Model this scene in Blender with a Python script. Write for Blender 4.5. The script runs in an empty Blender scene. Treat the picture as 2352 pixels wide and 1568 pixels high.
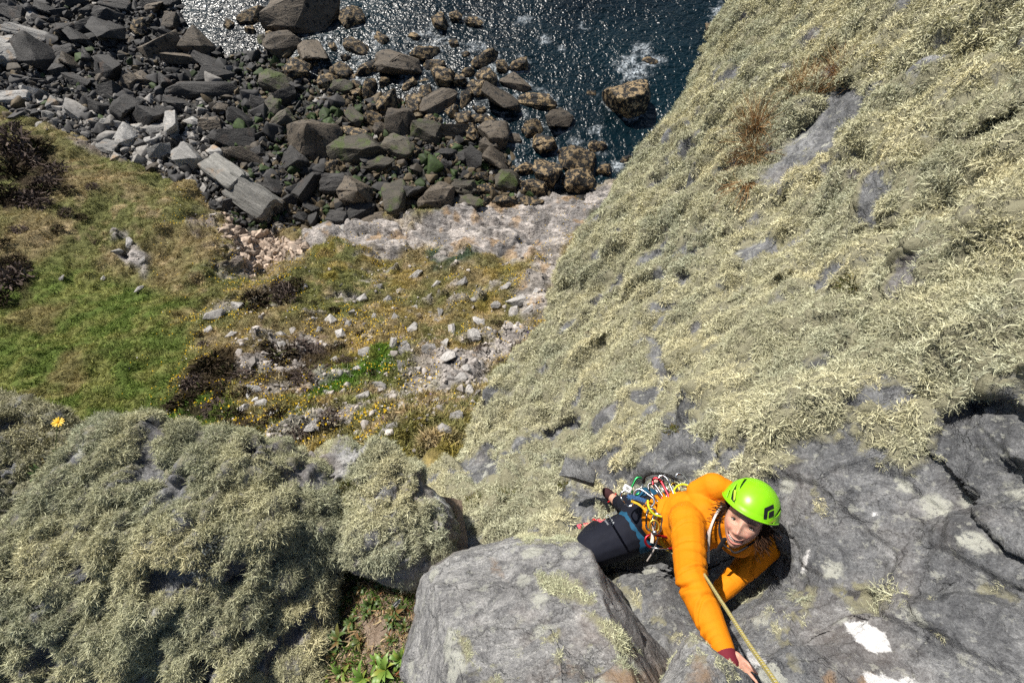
import bpy, bmesh, math, random
import numpy as np
from mathutils import Vector, Matrix, Euler, Quaternion

# ------------------------------------------------------------------ camera, sky, sun, exposure
SC = bpy.context.scene
COL = SC.collection
PITCH = math.radians(-72.0)
FPX = 1045.0                      # focal length in units of a 2352-wide frame (16 mm on 36 mm)
CW, CH = 2352.0, 1568.0
cam_d = bpy.data.cameras.new('camera'); cam = bpy.data.objects.new('camera', cam_d); COL.objects.link(cam)
cam_d.sensor_width = 36.0; cam_d.lens = FPX / CW * 36.0
cam_d.clip_start = 0.05; cam_d.clip_end = 3000
cam.rotation_euler = (math.pi / 2 + PITCH, 0, 0)
SC.camera = cam

SUN = np.array((-0.44, 0.565, 0.70)); SUN /= np.linalg.norm(SUN)
w = bpy.data.worlds.new('World'); SC.world = w; w.use_nodes = True
nt = w.node_tree; nt.nodes.clear()
sky = nt.nodes.new('ShaderNodeTexSky'); sky.sky_type = 'NISHITA'; sky.sun_disc = False
sky.sun_elevation = math.asin(SUN[2]); sky.sun_rotation = math.atan2(SUN[0], SUN[1])
bg = nt.nodes.new('ShaderNodeBackground'); bg.inputs['Strength'].default_value = 0.055
wo = nt.nodes.new('ShaderNodeOutputWorld')
nt.links.new(sky.outputs[0], bg.inputs[0]); nt.links.new(bg.outputs[0], wo.inputs[0])
sl = bpy.data.lights.new('sun', 'SUN'); sl.energy = 4.6; sl.angle = math.radians(0.53); sl.color = (1.0, 0.955, 0.88)
so = bpy.data.objects.new('sun', sl); COL.objects.link(so)
so.rotation_euler = Vector(SUN).to_track_quat('Z', 'Y').to_euler()
SC.view_settings.view_transform = 'Standard'; SC.view_settings.look = 'None'
SC.view_settings.exposure = 0.45; SC.view_settings.gamma = 1.0
SC.cycles.use_denoising = False
SC.cycles.max_bounces = 4; SC.cycles.diffuse_bounces = 1; SC.cycles.glossy_bounces = 2
SC.cycles.transparent_max_bounces = 4; SC.cycles.sample_clamp_indirect = 4.0
SC.render.film_transparent = False
SC.cycles.debug_use_spatial_splits = True; SC.cycles.use_adaptive_sampling = True; SC.cycles.adaptive_threshold = 0.02; SC.cycles.adaptive_min_samples = 16

# ------------------------------------------------------------------ helpers
CP, SP = math.cos(PITCH), math.sin(PITCH)
FWD = np.array((0, CP, SP)); UPV = np.array((0, -SP, CP))
def P(u, v, d):
    """the point d metres in front of the camera plane that lies under picture point (u, v)"""
    u = np.asarray(u, float); v = np.asarray(v, float); d = np.asarray(d, float)
    a = (u - CW / 2) / FPX * d; b = (CH / 2 - v) / FPX * d
    return a[..., None] * np.array((1., 0, 0)) + b[..., None] * UPV + d[..., None] * FWD
def PV(u, v, d): return Vector(P(u, v, d).tolist())
def depth_for_z(v, z):
    b = (CH / 2 - np.asarray(v, float)) / FPX
    return np.asarray(z, float) / (b * UPV[2] + FWD[2])
def proj(p):
    p = np.asarray(p, float); d = p @ FWD
    return CW / 2 + p[..., 0] / d * FPX, CH / 2 - (p @ UPV) / d * FPX, d

RNG = np.random.default_rng(7)
def _hash(ix, iy, iz, seed):
    h = (ix * 374761393 + iy * 668265263 + iz * 1274126177 + seed * 974634777) & 0xFFFFFFFF
    h = ((h ^ (h >> 13)) * 1274126177) & 0xFFFFFFFF
    return ((h ^ (h >> 16)) & 0xFFFFFF) / float(0xFFFFFF)
def vnoise(p, seed=0):
    """value noise in -1..1 at points p (n,3)"""
    f = np.floor(p); t = p - f; t = t * t * t * (t * (t * 6 - 15) + 10); i = f.astype(np.int64)
    r = 0
    for dx in (0, 1):
        for dy in (0, 1):
            for dz in (0, 1):
                wgt = (t[:, 0] if dx else 1 - t[:, 0]) * (t[:, 1] if dy else 1 - t[:, 1]) * (t[:, 2] if dz else 1 - t[:, 2])
                r = r + wgt * _hash(i[:, 0] + dx, i[:, 1] + dy, i[:, 2] + dz, seed)
    return r * 2 - 1
def fbm(p, scale, octaves=4, seed=0, gain=0.5, stretch=(1, 1, 1)):
    p = np.asarray(p, float).reshape(-1, 3) / scale * np.array(stretch); a = 1.0; s = 0; tot = 0
    for o in range(octaves):
        s = s + a * vnoise(p + o * 17.3, seed + o); tot += a; a *= gain; p = p * 2.03
    return s / tot
def ridged(p, scale, octaves=4, seed=0, gain=0.5, stretch=(1, 1, 1)):
    p = np.asarray(p, float).reshape(-1, 3) / scale * np.array(stretch); a = 1.0; s = 0; tot = 0
    for o in range(octaves):
        s = s + a * (1 - 2 * np.abs(vnoise(p + o * 9.1, seed + o))); tot += a; a *= gain; p = p * 2.07
    return s / tot
def facet(p, scale, seed=0, stretch=(1, 1, 1), tilt=0.8, crack=0.0, cw=0.06, blend=0.16):
    """broken-rock relief: each cell is a tilted flat facet at its own level, cracks sink between cells"""
    p = np.asarray(p, float).reshape(-1, 3) / scale * np.array(stretch); i = np.floor(p).astype(np.int64)
    b1 = np.full(len(p), 9.0); b2 = np.full(len(p), 9.0); val = np.zeros(len(p)); val2 = np.zeros(len(p))
    for dx in (-1, 0, 1):
        for dy in (-1, 0, 1):
            for dz in (-1, 0, 1):
                c = i + np.array((dx, dy, dz)); h = [_hash(c[:, 0], c[:, 1], c[:, 2], seed + k) for k in range(7)]
                q = p - c - np.stack(h[:3], 1); d = (q * q).sum(1)
                v = (h[3] - 0.5) + tilt * ((h[4] - .5) * q[:, 0] + (h[5] - .5) * q[:, 1] + (h[6] - .5) * q[:, 2]) * 2
                m = d < b1; m2 = (~m) & (d < b2)
                val2 = np.where(m, val, np.where(m2, v, val2)); b2 = np.where(m, b1, np.where(m2, d, b2))
                val = np.where(m, v, val); b1 = np.where(m, d, b1)
    e = np.sqrt(b2) - np.sqrt(b1); val = val + (val2 - val) * 0.5 * (1 - smooth(0, blend, e))
    if crack: val = val - crack * (1 - smooth(0, cw * 2, e))
    return val
def domes(p, scale, seed=0, jit=1.0):
    """packed cushions: 1 on a cushion's crown, falling to 0 in the gaps"""
    p = np.asarray(p, float).reshape(-1, 3) / scale; i = np.floor(p).astype(np.int64); b1 = np.full(len(p), 9.0); b2 = np.full(len(p), 9.0)
    for dx in (-1, 0, 1):
        for dy in (-1, 0, 1):
            for dz in (-1, 0, 1):
                c = i + np.array((dx, dy, dz)); q = p - c - np.stack([_hash(c[:, 0], c[:, 1], c[:, 2], seed + k) for k in range(3)], 1); d = (q * q).sum(1)
                b2 = np.minimum(b2, np.maximum(b1, d)); b1 = np.minimum(b1, d)
    e = np.sqrt(b2) - np.sqrt(b1); return np.sqrt(np.clip(1 - (1 - np.clip(e / .55, 0, 1)) ** 2, 0, 1))
def smooth(e0, e1, x):
    t = np.clip((x - e0) / (e1 - e0), 0, 1); return t * t * (3 - 2 * t)

class TPS:
    """thin-plate surface through (u, v, value) points; on inverse depth a flat plane stays flat"""
    def __init__(s, pts, lam=1e-4):
        pts = np.array(pts, float); s.c = pts[:, :2] / 1000.0; n = len(pts)
        r = np.linalg.norm(s.c[:, None] - s.c[None], axis=2)
        K = np.where(r > 0, r * r * np.log(r + 1e-12), 0) + lam * np.eye(n)
        Q = np.hstack([np.ones((n, 1)), s.c]); A = np.block([[K, Q], [Q.T, np.zeros((3, 3))]])
        s.w = np.linalg.solve(A, np.concatenate([pts[:, 2], np.zeros(3)]))
    def __call__(s, u, v):
        u = np.asarray(u, float); q = np.stack([u.ravel(), np.asarray(v, float).ravel()], 1) / 1000.0
        r = np.linalg.norm(q[:, None] - s.c[None], axis=2)
        K = np.where(r > 0, r * r * np.log(r + 1e-12), 0)
        return (K @ s.w[:len(s.c)] + s.w[-3] + q @ s.w[-2:]).reshape(u.shape)
def depth_field(ctrl, lam=1e-4):
    f = TPS([(u, v, 1.0 / d) for u, v, d in ctrl], lam)
    return lambda u, v: 1.0 / np.clip(f(u, v), 0.015, 1.4)

def resample(poly, n, closed=False):
    p = np.array(poly, float)
    if closed: p = np.vstack([p, p[:1]])
    seg = np.linalg.norm(np.diff(p, axis=0), axis=1); s = np.concatenate([[0], np.cumsum(seg)])
    t = np.linspace(0, s[-1], n + 1 if closed else n)
    if closed: t = t[:-1]
    return np.stack([np.interp(t, s, p[:, 0]), np.interp(t, s, p[:, 1])], 1)
def in_poly(u, v, poly):
    u = np.asarray(u, float); v = np.asarray(v, float); ins = np.zeros(u.shape, bool); n = len(poly)
    for i in range(n):
        x1, y1 = poly[i]; x2, y2 = poly[(i + 1) % n]
        if y1 == y2: continue
        c = ((y1 > v) != (y2 > v)) & (u < (x2 - x1) * (v - y1) / (y2 - y1) + x1); ins ^= c
    return ins
def seg_dist(u, v, poly, closed=False):
    """distance in picture units to a polyline, and the side (+ right of travel)"""
    u = np.asarray(u, float); v = np.asarray(v, float); best = np.full(u.shape, 1e9); side = np.zeros(u.shape)
    pts = list(poly) + ([poly[0]] if closed else [])
    for (x1, y1), (x2, y2) in zip(pts[:-1], pts[1:]):
        dx, dy = x2 - x1, y2 - y1; L = dx * dx + dy * dy
        t = np.clip(((u - x1) * dx + (v - y1) * dy) / L, 0, 1)
        d = np.hypot(u - x1 - t * dx, v - y1 - t * dy); cr = dx * (v - y1) - dy * (u - x1)
        m = d < best; best = np.where(m, d, best); side = np.where(m, np.sign(cr), side)
    return best, side
def poly_mask(u, v, poly, soft=12.0):
    """1 inside a picture outline, fading over soft units"""
    d, _ = seg_dist(u, v, poly, True); s = np.where(in_poly(u, v, poly), d, -d)
    return smooth(-soft, soft, s)

def tag(o, label=None, cat=None, group=None, kind=None):
    if label: o['label'] = label
    if cat: o['category'] = cat
    if group: o['group'] = group
    if kind: o['kind'] = kind
    return o
def new_obj(name, me, mats=None, parent=None):
    o = bpy.data.objects.new(name, me); COL.objects.link(o)
    if mats is not None and me is not None and not me.materials:
        for m in (mats if isinstance(mats, (list, tuple)) else [mats]): me.materials.append(m)
    if parent is not None: o.parent = parent
    return o
def mesh_np(name, verts, faces, smooth_sh=True):
    me = bpy.data.meshes.new(name); verts = np.asarray(verts, np.float32); faces = np.asarray(faces, np.int32)
    k = faces.shape[1]; me.vertices.add(len(verts)); me.vertices.foreach_set('co', verts.ravel())
    me.loops.add(faces.size); me.loops.foreach_set('vertex_index', faces.ravel())
    me.polygons.add(len(faces)); me.polygons.foreach_set('loop_start', np.arange(0, faces.size, k, dtype=np.int32))
    if smooth_sh: me.polygons.foreach_set('use_smooth', np.ones(len(faces), bool))
    me.update(calc_edges=True); me.validate(); return me
def set_attr(me, name, arr, kind='FLOAT', dom='POINT'):
    a = me.attributes.new(name, kind, dom); arr = np.asarray(arr, np.float32)
    if kind == 'FLOAT': a.data.foreach_set('value', arr.ravel())
    elif kind == 'FLOAT_VECTOR': a.data.foreach_set('vector', arr.ravel())
    else:
        if arr.shape[1] == 3: arr = np.hstack([arr, np.ones((len(arr), 1), np.float32)])
        a.data.foreach_set('color', arr.ravel())
def grid_faces(nr, nc, wrap=False):
    i = np.arange(nr - 1)[:, None]; j = np.arange(nc if wrap else nc - 1)[None]
    j2 = (j + 1) % nc
    return np.stack([i * nc + j, i * nc + j2, (i + 1) * nc + j2, (i + 1) * nc + j], -1).reshape(-1, 4)
def vnormals(V, F):
    n = np.zeros_like(V); a = V[F[:, 2]] - V[F[:, 0]]; b = V[F[:, 3]] - V[F[:, 1]]; fn = np.cross(a, b)
    for k in range(4): np.add.at(n, F[:, k], fn)
    L = np.linalg.norm(n, axis=1, keepdims=True); return n / np.maximum(L, 1e-12)
def face_cam(V, F):
    n = vnormals(V, F)
    if (n * V).sum() > 0: F = F[:, ::-1]; n = -n
    return F, n

# ---- materials
def mat(name, rough=0.85, spec=0.3):
    m = bpy.data.materials.new(name); m.use_nodes = True; t = m.node_tree; b = t.nodes['Principled BSDF']
    b.inputs['Roughness'].default_value = rough; b.inputs['Specular IOR Level'].default_value = spec
    return m, t, b
def N(t, kind, **kw):
    n = t.nodes.new(kind)
    for k, v in kw.items(): setattr(n, k, v)
    return n
def ramp(t, fac, stops):
    r = t.nodes.new('ShaderNodeValToRGB'); e = r.color_ramp.elements
    while len(e) < len(stops): e.new(0.5)
    for i, (p, c) in enumerate(stops): e[i].position = p; e[i].color = (*c, 1) if len(c) == 3 else c
    t.links.new(fac, r.inputs[0]); return r.outputs[0]
def tex(t, scale, detail=5, rough=0.55, vec=None, kind='ShaderNodeTexNoise', dist=0.0):
    n = t.nodes.new(kind); n.inputs['Scale'].default_value = scale
    if kind == 'ShaderNodeTexNoise':
        n.inputs['Detail'].default_value = detail; n.inputs['Roughness'].default_value = rough; n.inputs['Distortion'].default_value = dist
    if vec is not None: t.links.new(vec, n.inputs['Vector'])
    return n
def mix(t, fac, a, b, mode='MIX'):
    n = t.nodes.new('ShaderNodeMix'); n.data_type = 'RGBA'; n.blend_type = mode
    for sock, val in ((n.inputs[0], fac), (n.inputs[6], a), (n.inputs[7], b)):
        if hasattr(val, 'links'): t.links.new(val, sock)
        elif isinstance(val, (int, float)): sock.default_value = val
        else: sock.default_value = (*val, 1) if len(val) == 3 else val
    return n.outputs[2]
def math_n(t, op, a, b=None, clamp=False):
    n = t.nodes.new('ShaderNodeMath'); n.operation = op; n.use_clamp = clamp
    for i, val in enumerate((a, b)):
        if val is None: continue
        if hasattr(val, 'links'): t.links.new(val, n.inputs[i])
        else: n.inputs[i].default_value = val
    return n.outputs[0]
def attr(t, name, kind='GEOMETRY'):
    n = t.nodes.new('ShaderNodeAttribute'); n.attribute_name = name; n.attribute_type = kind; return n
def bump(t, b, height, dist=0.02, strength=0.6, normal=None):
    n = t.nodes.new('ShaderNodeBump'); n.inputs['Distance'].default_value = dist; n.inputs['Strength'].default_value = strength
    t.links.new(height, n.inputs['Height'])
    if normal is not None: t.links.new(normal, n.inputs['Normal'])
    t.links.new(n.outputs[0], b.inputs['Normal']); return n.outputs[0]
def srgb(r, g, b):
    f = lambda c: c / 12.92 if c <= 0.04045 else ((c + 0.055) / 1.055) ** 2.4
    return (f(r / 255.), f(g / 255.), f(b / 255.))
def plain(name, col, rough=0.6, spec=0.4, metal=0.0, nscale=None, namt=0.15, bumpd=None):
    m, t, b = mat(name, rough, spec); b.inputs['Metallic'].default_value = metal
    if nscale:
        tc = N(t, 'ShaderNodeTexCoord'); n = tex(t, nscale, 4, 0.6, tc.outputs['Object'])
        lo = tuple(c * (1 - namt) for c in col); hi = tuple(min(1, c * (1 + namt)) for c in col)
        t.links.new(ramp(t, n.outputs[0], [(0.3, lo), (0.7, hi)]), b.inputs['Base Color'])
        if bumpd: bump(t, b, n.outputs[0], bumpd, 0.5)
    else: b.inputs['Base Color'].default_value = (*col, 1)
    return m

# ---- scatter: points with normals -> instances of small proto meshes, one object of kind stuff
def euler_from_normal(nrm, spin, tilt=None):
    """euler angles that turn +Z onto nrm, after a spin about Z"""
    nrm = nrm / np.linalg.norm(nrm, axis=1, keepdims=True)
    ref = np.where(np.abs(nrm[:, 2:3]) < 0.95, np.array([[0, 0, 1.]]), np.array([[1., 0, 0]]))
    x = np.cross(ref, nrm); x /= np.linalg.norm(x, axis=1, keepdims=True); y = np.cross(nrm, x)
    c, s = np.cos(spin)[:, None], np.sin(spin)[:, None]; X = c * x + s * y; Y = -s * x + c * y
    R = np.stack([X, Y, nrm], 2)
    sy = -R[:, 2, 0]; ry = np.arcsin(np.clip(sy, -1, 1))
    rx = np.arctan2(R[:, 2, 1], R[:, 2, 2]); rz = np.arctan2(R[:, 1, 0], R[:, 0, 0])
    return np.stack([rx, ry, rz], 1)
def scatter(name, pts, nrm, scale, tint, protos, label, cat, parent=None, aligned=None, seed=0, pick=None):
    n = len(pts); r = np.random.default_rng(seed + 11)
    me = bpy.data.meshes.new(name); me.vertices.add(n); me.vertices.foreach_set('co', np.asarray(pts, np.float32).ravel()); me.update()
    spin = r.uniform(0, 2 * math.pi, n) if aligned is None else aligned
    set_attr(me, 'rot', euler_from_normal(nrm, spin), 'FLOAT_VECTOR'); set_attr(me, 'scl', scale)
    set_attr(me, 'tint', tint, 'FLOAT_COLOR')
    a = me.attributes.new('pick', 'INT', 'POINT'); a.data.foreach_set('value', (r.integers(0, len(protos), n) if pick is None else pick).astype(np.int32))
    o = new_obj(name, me); g = bpy.data.node_groups.new(name + '_nodes', 'GeometryNodeTree')
    g.interface.new_socket('Geometry', in_out='INPUT', socket_type='NodeSocketGeometry')
    g.interface.new_socket('Geometry', in_out='OUTPUT', socket_type='NodeSocketGeometry')
    gi = g.nodes.new('NodeGroupInput'); go = g.nodes.new('NodeGroupOutput'); ip = g.nodes.new('GeometryNodeInstanceOnPoints')
    mp = g.nodes.new('GeometryNodeMeshToPoints'); L = g.links.new
    jn = g.nodes.new('GeometryNodeJoinGeometry')
    for q in reversed(protos):
        oi = g.nodes.new('GeometryNodeObjectInfo'); oi.inputs['Object'].default_value = q; oi.inputs['As Instance'].default_value = False
        gt = g.nodes.new('GeometryNodeGeometryToInstance'); L(oi.outputs['Geometry'], gt.inputs[0]); L(gt.outputs[0], jn.inputs[0])
    def na(nm, ty):
        x = g.nodes.new('GeometryNodeInputNamedAttribute'); x.data_type = ty; x.inputs[0].default_value = nm; return x.outputs[0]
    L(gi.outputs[0], mp.inputs[0]); L(mp.outputs[0], ip.inputs['Points']); L(jn.outputs[0], ip.inputs['Instance'])
    ip.inputs['Pick Instance'].default_value = True; L(na('pick', 'INT'), ip.inputs['Instance Index'])
    L(na('rot', 'FLOAT_VECTOR'), ip.inputs['Rotation']); L(na('scl', 'FLOAT'), ip.inputs['Scale'])
    L(ip.outputs[0], go.inputs[0])
    md = o.modifiers.new('scatter', 'NODES'); md.node_group = g
    tag(o, label, cat, kind='stuff')
    if parent is not None: o.parent = parent
    return o
def proto(name, V, F, m, attrs=None):
    me = mesh_np(name, V, F, True); me.materials.append(m)
    for k, (arr, ty) in (attrs or {}).items(): set_attr(me, k, arr, ty)
    return bpy.data.objects.new(name, me)          # never linked to the scene: only its geometry is used
def strands(n, rad, length, width, seg=4, curl=0.6, seed=0, up=0.9, flat=0.0, taper=0.35, spread=1.0):
    """curved ribbons rising from a small disc; returns verts, quad faces, per-vertex random"""
    r = np.random.default_rng(seed); V = []; F = []; A = []
    for i in range(n):
        a = r.uniform(0, 2 * math.pi); q = rad * math.sqrt(r.uniform()); base = np.array((q * math.cos(a), q * math.sin(a), -0.1 * length))
        d = np.array((math.cos(a) * q / rad * spread + r.normal() * 0.35, math.sin(a) * q / rad * spread + r.normal() * 0.35, up + r.uniform(-.3, .3))); d /= np.linalg.norm(d)
        L = length * r.uniform(0.55, 1.25); kd = r.normal(size=3) * curl; kd2 = r.normal(size=3) * curl
        side = np.cross(d, r.normal(size=3)); side /= np.linalg.norm(side); wd = width * r.uniform(.6, 1.3); p = base; v0 = len(V); c = r.uniform()
        for k in range(seg + 1):
            t = k / seg; wk = wd * (1 - (1 - taper) * t) * 0.5
            V += [p - side * wk, p + side * wk]; A += [c, c]
            d = d + (kd if t < .5 else kd2) / seg; d /= np.linalg.norm(d); p = p + d * L / seg
        for k in range(seg):
            b = v0 + 2 * k; F.append((b, b + 1, b + 3, b + 2))
    return np.array(V), np.array(F), np.array(A)

def masked(fn, V, m, eps=0.01):
    """run a costly relief only where its mask is open"""
    out = np.zeros(len(V)); k = m > eps
    if k.any(): out[k] = fn(V[k])
    return out
SURF = {}
def surf_at(key, u, v, rad=9):
    """point and normal of a built surface under a picture point"""
    V, Nn = SURF[key][:2]
    if len(SURF[key]) == 2: SURF[key] += list(proj(V))
    pu, pv, pd = SURF[key][2:5]; q = np.hypot(pu - u, pv - v); k = np.where(q < rad)[0]
    if not len(k): k = np.array([q.argmin()])
    i = k[pd[k].argmin()] if pd[k].max() - pd[k].min() > 0.25 * pd[k].min() else k[q[k].argmin()]
    return V[i].copy(), Nn[i].copy()
# ------------------------------------------------------------------ rock and lichen materials
def rock_material(name, dark, light, warm, streak=(1, 1, 2.0), scale=1.0, crust=0.35, crust_col=(0.40, 0.40, 0.35), bumpd=0.02, warm_amt=0.5, under=(0.25, 0.235, 0.155)):
    m, t, b = mat(name, 0.82, 0.35); geo = N(t, 'ShaderNodeNewGeometry')
    mp = N(t, 'ShaderNodeMapping'); mp.inputs['Scale'].default_value = streak; mp.inputs['Rotation'].default_value = (0.5, 0.35, 0.6)
    t.links.new(geo.outputs['Position'], mp.inputs[0]); v = mp.outputs[0]; pos = geo.outputs['Position']
    n1 = tex(t, 2.2 * scale, 8, 0.62, v); n2 = tex(t, 11 * scale, 6, 0.7, v, dist=0.6); n3 = tex(t, 55 * scale, 6, 0.75, pos); n4 = tex(t, 1.1 * scale, 5, 0.6, pos)
    c = ramp(t, n1.outputs[0], [(0.32, dark), (0.68, light)])
    c = mix(t, 0.85, c, ramp(t, n2.outputs[0], [(0.32, (0.38, 0.38, 0.40)), (0.5, (0.95, 0.95, 0.95)), (0.70, (1.6, 1.58, 1.54))]), 'MULTIPLY')
    c = mix(t, 0.5, c, ramp(t, n3.outputs[0], [(0.36, (0.42, 0.42, 0.44)), (0.5, (0.95, 0.95, 0.95)), (0.62, (1.55, 1.55, 1.52))]), 'MULTIPLY')
    vc = t.nodes.new('ShaderNodeTexVoronoi'); vc.feature = 'DISTANCE_TO_EDGE'; vc.inputs['Scale'].default_value = 1.7 * scale; dv = N(t, 'ShaderNodeVectorMath', operation='MULTIPLY_ADD'); nq = tex(t, 6 * scale, 5, 0.65, pos); t.links.new(nq.outputs['Color'], dv.inputs[0]); dv.inputs[1].default_value = (0.35,) * 3; t.links.new(v, dv.inputs[2]); t.links.new(dv.outputs[0], vc.inputs['Vector'])
    crk = ramp(t, vc.outputs['Distance'], [(0.0, (0, 0, 0)), (0.018, (1, 1, 1))]); c = mix(t, 0.5, c, ramp(t, vc.outputs['Distance'], [(0.0, (0.25, 0.25, 0.25)), (0.010, (1, 1, 1))]), 'MULTIPLY')
    n6 = tex(t, 150 * scale, 3, 0.7, pos); c = mix(t, 0.7, c, ramp(t, n6.outputs[0], [(0.33, (0.35, 0.35, 0.36)), (0.45, (0.95, 0.95, 0.95)), (0.58, (1.05, 1.05, 1.05)), (0.68, (1.9, 1.9, 1.85))]), 'MULTIPLY'); n7 = tex(t, 22 * scale, 6, 0.72, pos); c = mix(t, ramp(t, n7.outputs[0], [(0.57, (0, 0, 0)), (0.63, (0.55, 0.55, 0.55))]), c, crust_col)
    wf = math_n(t, 'MULTIPLY', ramp(t, n4.outputs[0], [(0.52, (0, 0, 0)), (0.68, (1, 1, 1))]), warm_amt)
    c = mix(t, wf, c, warm)
    # pale crust lichen discs with ragged rims
    nd = tex(t, 30 * scale, 4, 0.6, pos); vo = t.nodes.new('ShaderNodeTexVoronoi'); vo.inputs['Scale'].default_value = 6.5 * scale
    ad = N(t, 'ShaderNodeVectorMath', operation='MULTIPLY_ADD'); t.links.new(nd.outputs['Color'], ad.inputs[0]); ad.inputs[1].default_value = (0.06 / scale,) * 3; t.links.new(pos, ad.inputs[2])
    t.links.new(ad.outputs[0], vo.inputs['Vector'])
    rnd = N(t, 'ShaderNodeSeparateColor'); t.links.new(vo.outputs['Color'], rnd.inputs[0])
    sel = ramp(t, rnd.outputs[0], [(1 - crust - 0.02, (0, 0, 0)), (1 - crust + 0.02, (1, 1, 1))])
    disc = ramp(t, vo.outputs['Distance'], [(0.26, (1, 1, 1)), (0.36, (0, 0, 0))])
    nb = tex(t, 60 * scale, 4, 0.75, pos); brk = ramp(t, nb.outputs[0], [(0.36, (0, 0, 0)), (0.46, (1, 1, 1))])
    cf = math_n(t, 'MULTIPLY', math_n(t, 'MULTIPLY', sel, disc), brk); cf = math_n(t, 'MULTIPLY', cf, 0.95)
    c = mix(t, cf, c, crust_col)
    # painted masks: under-lichen stain, rubbed climbing chalk, soil, rust
    for an, col, lo, hi in (('lich', under, 0.2, 0.75), ('moss', (0.20, 0.20, 0.075), 0.3, 0.7), ('rust', (0.27, 0.18, 0.11), 0.45, 1.0), ('chalk', (0.66, 0.65, 0.64), 0.42, 0.58)):
        a = attr(t, an); brk2 = tex(t, (22 if an == 'chalk' else 45) * scale, 5, 0.7, pos)
        f = math_n(t, 'ADD', a.outputs['Fac'], math_n(t, 'MULTIPLY', math_n(t, 'SUBTRACT', brk2.outputs[0], 0.5), 1.5 if an == 'chalk' else 0.9))
        f = math_n(t, 'MULTIPLY', ramp(t, f, [(lo, (0, 0, 0)), (hi, (1, 1, 1))]), math_n(t, 'GREATER_THAN', a.outputs['Fac'], 0.02))
        c = mix(t, f, c, col)
    t.links.new(c, b.inputs['Base Color'])
    h = math_n(t, 'ADD', math_n(t, 'MULTIPLY', n2.outputs[0], 1.0), math_n(t, 'MULTIPLY', math_n(t, 'ADD', n3.outputs[0], math_n(t, 'MULTIPLY', n6.outputs[0], 0.4)), 0.42)); h = math_n(t, 'ADD', h, math_n(t, 'MULTIPLY', crk, 0.25)); h = math_n(t, 'ADD', h, math_n(t, 'MULTIPLY', n1.outputs[0], 0.8))
    bump(t, b, h, bumpd, 0.9)
    return m
M_ROCK = rock_material('grey_schist', (0.080, 0.082, 0.087), (0.235, 0.237, 0.242), (0.25, 0.17, 0.115), crust=0.30, warm_amt=0.22)
M_SLAB = rock_material('pale_schist', (0.155, 0.152, 0.152), (0.35, 0.346, 0.342), (0.30, 0.20, 0.14), crust=0.42, warm_amt=0.5)

def lichen_material(name, a, b_, c_, rough=0.9):
    m, t, b = mat(name, rough, 0.12); rn = attr(t, 'rnd'); ti = attr(t, 'tint', 'INSTANCER')
    c = ramp(t, rn.outputs['Fac'], [(0.0, a), (0.5, b_), (1.0, c_)])
    c = mix(t, 1.0, c, ti.outputs['Color'], 'MULTIPLY'); t.links.new(c, b.inputs['Base Color'])
    return m
M_LICH = lichen_material('beard_lichen', (0.46, 0.44, 0.29), (0.61, 0.61, 0.435), (0.74, 0.72, 0.54))
LICH = []
for i in range(4):
    V_, F_, A_ = strands(74, 0.030, 0.027, 0.0026, 4, 2.6, seed=40 + i, up=0.40, spread=1.1); LICH.append(proto('lichen_tuft_%d' % i, V_, F_, M_LICH, {'rnd': (A_, 'FLOAT')}))
for i in range(4):
    V_, F_, A_ = strands(56, 0.034, 0.024, 0.0038, 3, 2.4, seed=50 + i, up=0.40, spread=1.1); LICH.append(proto('lichen_tuft_far_%d' % i, V_, F_, M_LICH, {'rnd': (A_, 'FLOAT')}))

# ------------------------------------------------------------------ patch builders
def finish_patch(V, F, disp=None):
    F, n = face_cam(V, F)
    if disp is not None:
        V = V + n * disp(V, n)[:, None]; F, n = face_cam(V, F)
    return V, F, n
def ruled(A, B, df, na, nb, roll=(0, 0, 0)):
    a = resample(A, na); b = resample(B, na); s = np.linspace(0, 1, nb); s = s ** 1.15
    u = a[:, None, 0] * (1 - s) + b[:, None, 0] * s; v = a[:, None, 1] * (1 - s) + b[:, None, 1] * s
    d = df(u, v); k, du, dd = roll
    if k:
        ks = np.arange(k, 0, -1)[None]
        ue = u[:, :1] + du * ks * 0.6 - 0.0; ve = v[:, :1] + 0 * ks; de = d[:, :1] + dd * ks ** 1.2
        u = np.hstack([ue, u]); v = np.hstack([ve, v]); d = np.hstack([de, d])
    return u.ravel(), v.ravel(), P(u, v, d).reshape(-1, 3), grid_faces(u.shape[0], u.shape[1])
def radial(center, boundary, df, nr, nt, back=0.5, kb=6, power=0.9, tuck=0.05):
    bd = resample(boundary, nt, True); c = np.array(center, float); s = np.linspace(0.0, 1, nr) ** power; s[0] = 0.002
    u = c[0] + (bd[None, :, 0] - c[0]) * s[:, None]; v = c[1] + (bd[None, :, 1] - c[1]) * s[:, None]; d = df(u, v)
    # round the rim over, then run back behind
    e = smooth(0.95, 1.0, s)[:, None]; d = d + e * e * 0.03
    ks = np.arange(1, kb + 1)[:, None] / kb
    ub = bd[None, :, 0] + (c[0] - bd[None, :, 0]) * tuck * ks; vb = bd[None, :, 1] + (c[1] - bd[None, :, 1]) * tuck * ks
    db = d[-1][None] + back * ks ** 1.3
    u = np.vstack([u, ub]); v = np.vstack([v, vb]); d = np.vstack([d, db])
    return u.ravel(), v.ravel(), P(u, v, d).reshape(-1, 3), grid_faces(u.shape[0], u.shape[1], True)
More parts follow.
